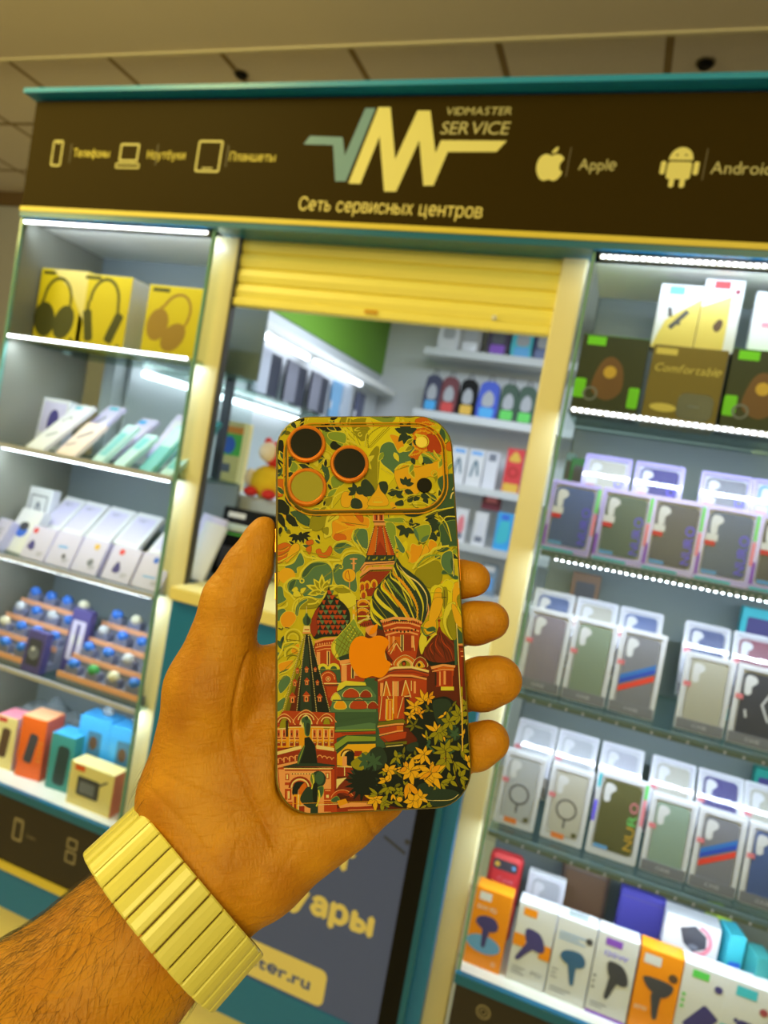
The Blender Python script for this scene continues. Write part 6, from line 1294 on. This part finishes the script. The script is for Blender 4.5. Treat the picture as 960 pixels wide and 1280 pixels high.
# ------------------------------------------------------------------ link bracelet of the watch
band = thing('watch_bracelet', 'cream yellow link bracelet of a watch around the wrist', 'watch bracelet')
band.matrix_world = PHM
LK = mat('link_cream', (236,228,118), .34, coat=.25); PIN = mat('link_pin', (90,66,30), .4, metal=.6)
ctr = P3(217,1129,-24); ax = P3(150,1200,-14)-P3(262,1085,-26); ax /= np.linalg.norm(ax)
e1 = P3(297,1207,-24)-P3(135,1045,-24); e1 -= ax*(e1@ax); e1 /= np.linalg.norm(e1); e2 = np.cross(ax, e1)
if e2[2] < 0: e2 = -e2
RA, RB = .0372, .0345
# walk the ellipse by arc length so that all links are equally wide
th = np.linspace(0, 2*PI, 2001); ex, ey = RA*np.cos(th), RB*np.sin(th); sl = np.concatenate([[0], np.cumsum(np.hypot(np.diff(ex), np.diff(ey)))]); NL = 31; LW = sl[-1]/NL
HB = .0128
for k in range(NL):
    s0, s1 = k*LW+.00035, (k+1)*LW-.00035; ta, tb = np.interp((s0,s1), sl, th); tm = (ta+tb)/2
    def pt(t, out, a): 
        nx, ny = math.cos(t)/RA, math.sin(t)/RB; l = math.hypot(nx, ny)
        return ctr+e1*(RA*math.cos(t)+nx/l*out)+e2*(RB*math.sin(t)+ny/l*out)+ax*a
    mb = MB(); VV = []
    # cross-section of a link along the bracelet: flat with rounded shoulders
    prof = [(0,.0),(0,.0019),(.06,.0023),(.3,.0025),(.7,.0025),(.94,.0023),(1,.0019),(1,.0)]
    for a in (-HB,-HB+.0006,HB-.0006,HB):
        sh_ = 0 if abs(a) < HB else -.0005
        for u, o_ in prof: VV.append(tuple(pt(ta+(tb-ta)*u, max(o_+sh_*(o_ > .001),0), a)))
    n = len(prof); FF = [(i*n+j, i*n+(j+1)%n, (i+1)*n+(j+1)%n, (i+1)*n+j) for i in range(3) for j in range(n)]+[tuple(range(n))[::-1], tuple(3*n+j for j in range(n))]
    mb.add(VV, FF, LK).build('link', band)
mb = MB()
for k in range(NL):
    t = np.interp(k*LW, sl, th)
    nx, ny = math.cos(t)/RA, math.sin(t)/RB; l = math.hypot(nx, ny)
    c = ctr+e1*(RA*math.cos(t)+nx/l*.0009)+e2*(RB*math.sin(t)+ny/l*.0009)
    mb.tube([c-ax*(HB-.0012), c+ax*(HB-.0012)], .0006, PIN, 6)
mb.build('link_pins', band)
# ------------------------------------------------------------------ camera
cd = bpy.data.cameras.new('camera'); cam = bpy.data.objects.new('camera', cd); COL.objects.link(cam)
cd.sensor_fit = 'HORIZONTAL'; cd.sensor_width = 36; cd.lens = 860/960*36; cd.clip_start = .01; cd.clip_end = 60
R3 = Matrix(((0.929344,-0.181223,0.32168),(0.325569,-0.008692,-0.945478),(0.174139,0.983404,0.050923)))
cam.matrix_world = Matrix.Translation((0,-1.35,1.45)) @ R3.to_4x4()
cd.dof.use_dof = True; cd.dof.focus_distance = .285; cd.dof.aperture_fstop = 15
scene.camera = cam
# ------------------------------------------------------------------ light
def area(name, loc, target, size, energy, rgb, sy=None, spread=180):
    l = bpy.data.lights.new(name, 'AREA'); l.energy = energy; l.color = rgb; l.shape = 'RECTANGLE'; l.size = size; l.size_y = sy or size; l.spread = math.radians(spread)
    o = bpy.data.objects.new(name, l); COL.objects.link(o); o.location = loc
    o.rotation_euler = (Vector(target)-Vector(loc)).to_track_quat('-Z', 'Y').to_euler(); return o
WARM = (1.0,.84,.25)
def globe(name, loc, energy, rgb, r=.12):
    l = bpy.data.lights.new(name, 'POINT'); l.energy = energy; l.color = rgb; l.shadow_soft_size = r
    o = bpy.data.objects.new(name, l); COL.objects.link(o); o.location = loc; return o
globe('hall_lamp', (.5,-3.5,2.5), 132, WARM, .6)
globe('kiosk_fill', (-1.7,-1.05,2.75), 40, WARM, .25)  # added fill that brightens the sign and shutter, not a real fixture
globe('hall_lamp_far', (-2.7,-1.2,2.45), 50, WARM, .3)
COOL = (.74,.85,1.0)
for x0, x1 in ((-1.553,-.978),(-.137,.455)):
    for z, e in ((1.92,.8),(1.628,1.55),(1.350,1.7),(1.070,1.7),(.790,1.65)):
        area('shelf_led', ((x0+x1)/2,.012,z), ((x0+x1)/2,.10 if z < 1.9 else .3,z-(.26 if z < 1.9 else .06)), x1-x0-.03, e*(.85 if x0 < -1 else 1), COOL, .008)
area('stockroom_lamp', (-.5,1.3,2.36), (-.5,1.3,0), 1.2, 26, (.76,.87,1.0), .5)
w = bpy.data.worlds.new('world'); scene.world = w; w.use_nodes = True
w.node_tree.nodes['Background'].inputs['Color'].default_value = (1,.96,.92,1); w.node_tree.nodes['Background'].inputs['Strength'].default_value = .25
scene.view_settings.view_transform = 'Standard'; scene.view_settings.look = 'None'; scene.view_settings.gamma = 1; scene.view_settings.exposure = 0
scene.view_settings.use_curve_mapping = False
scene.cycles.max_bounces = 8; scene.cycles.transparent_max_bounces = 24; scene.cycles.use_denoising = True
scene.cycles.caustics_reflective = False; scene.cycles.caustics_refractive = False
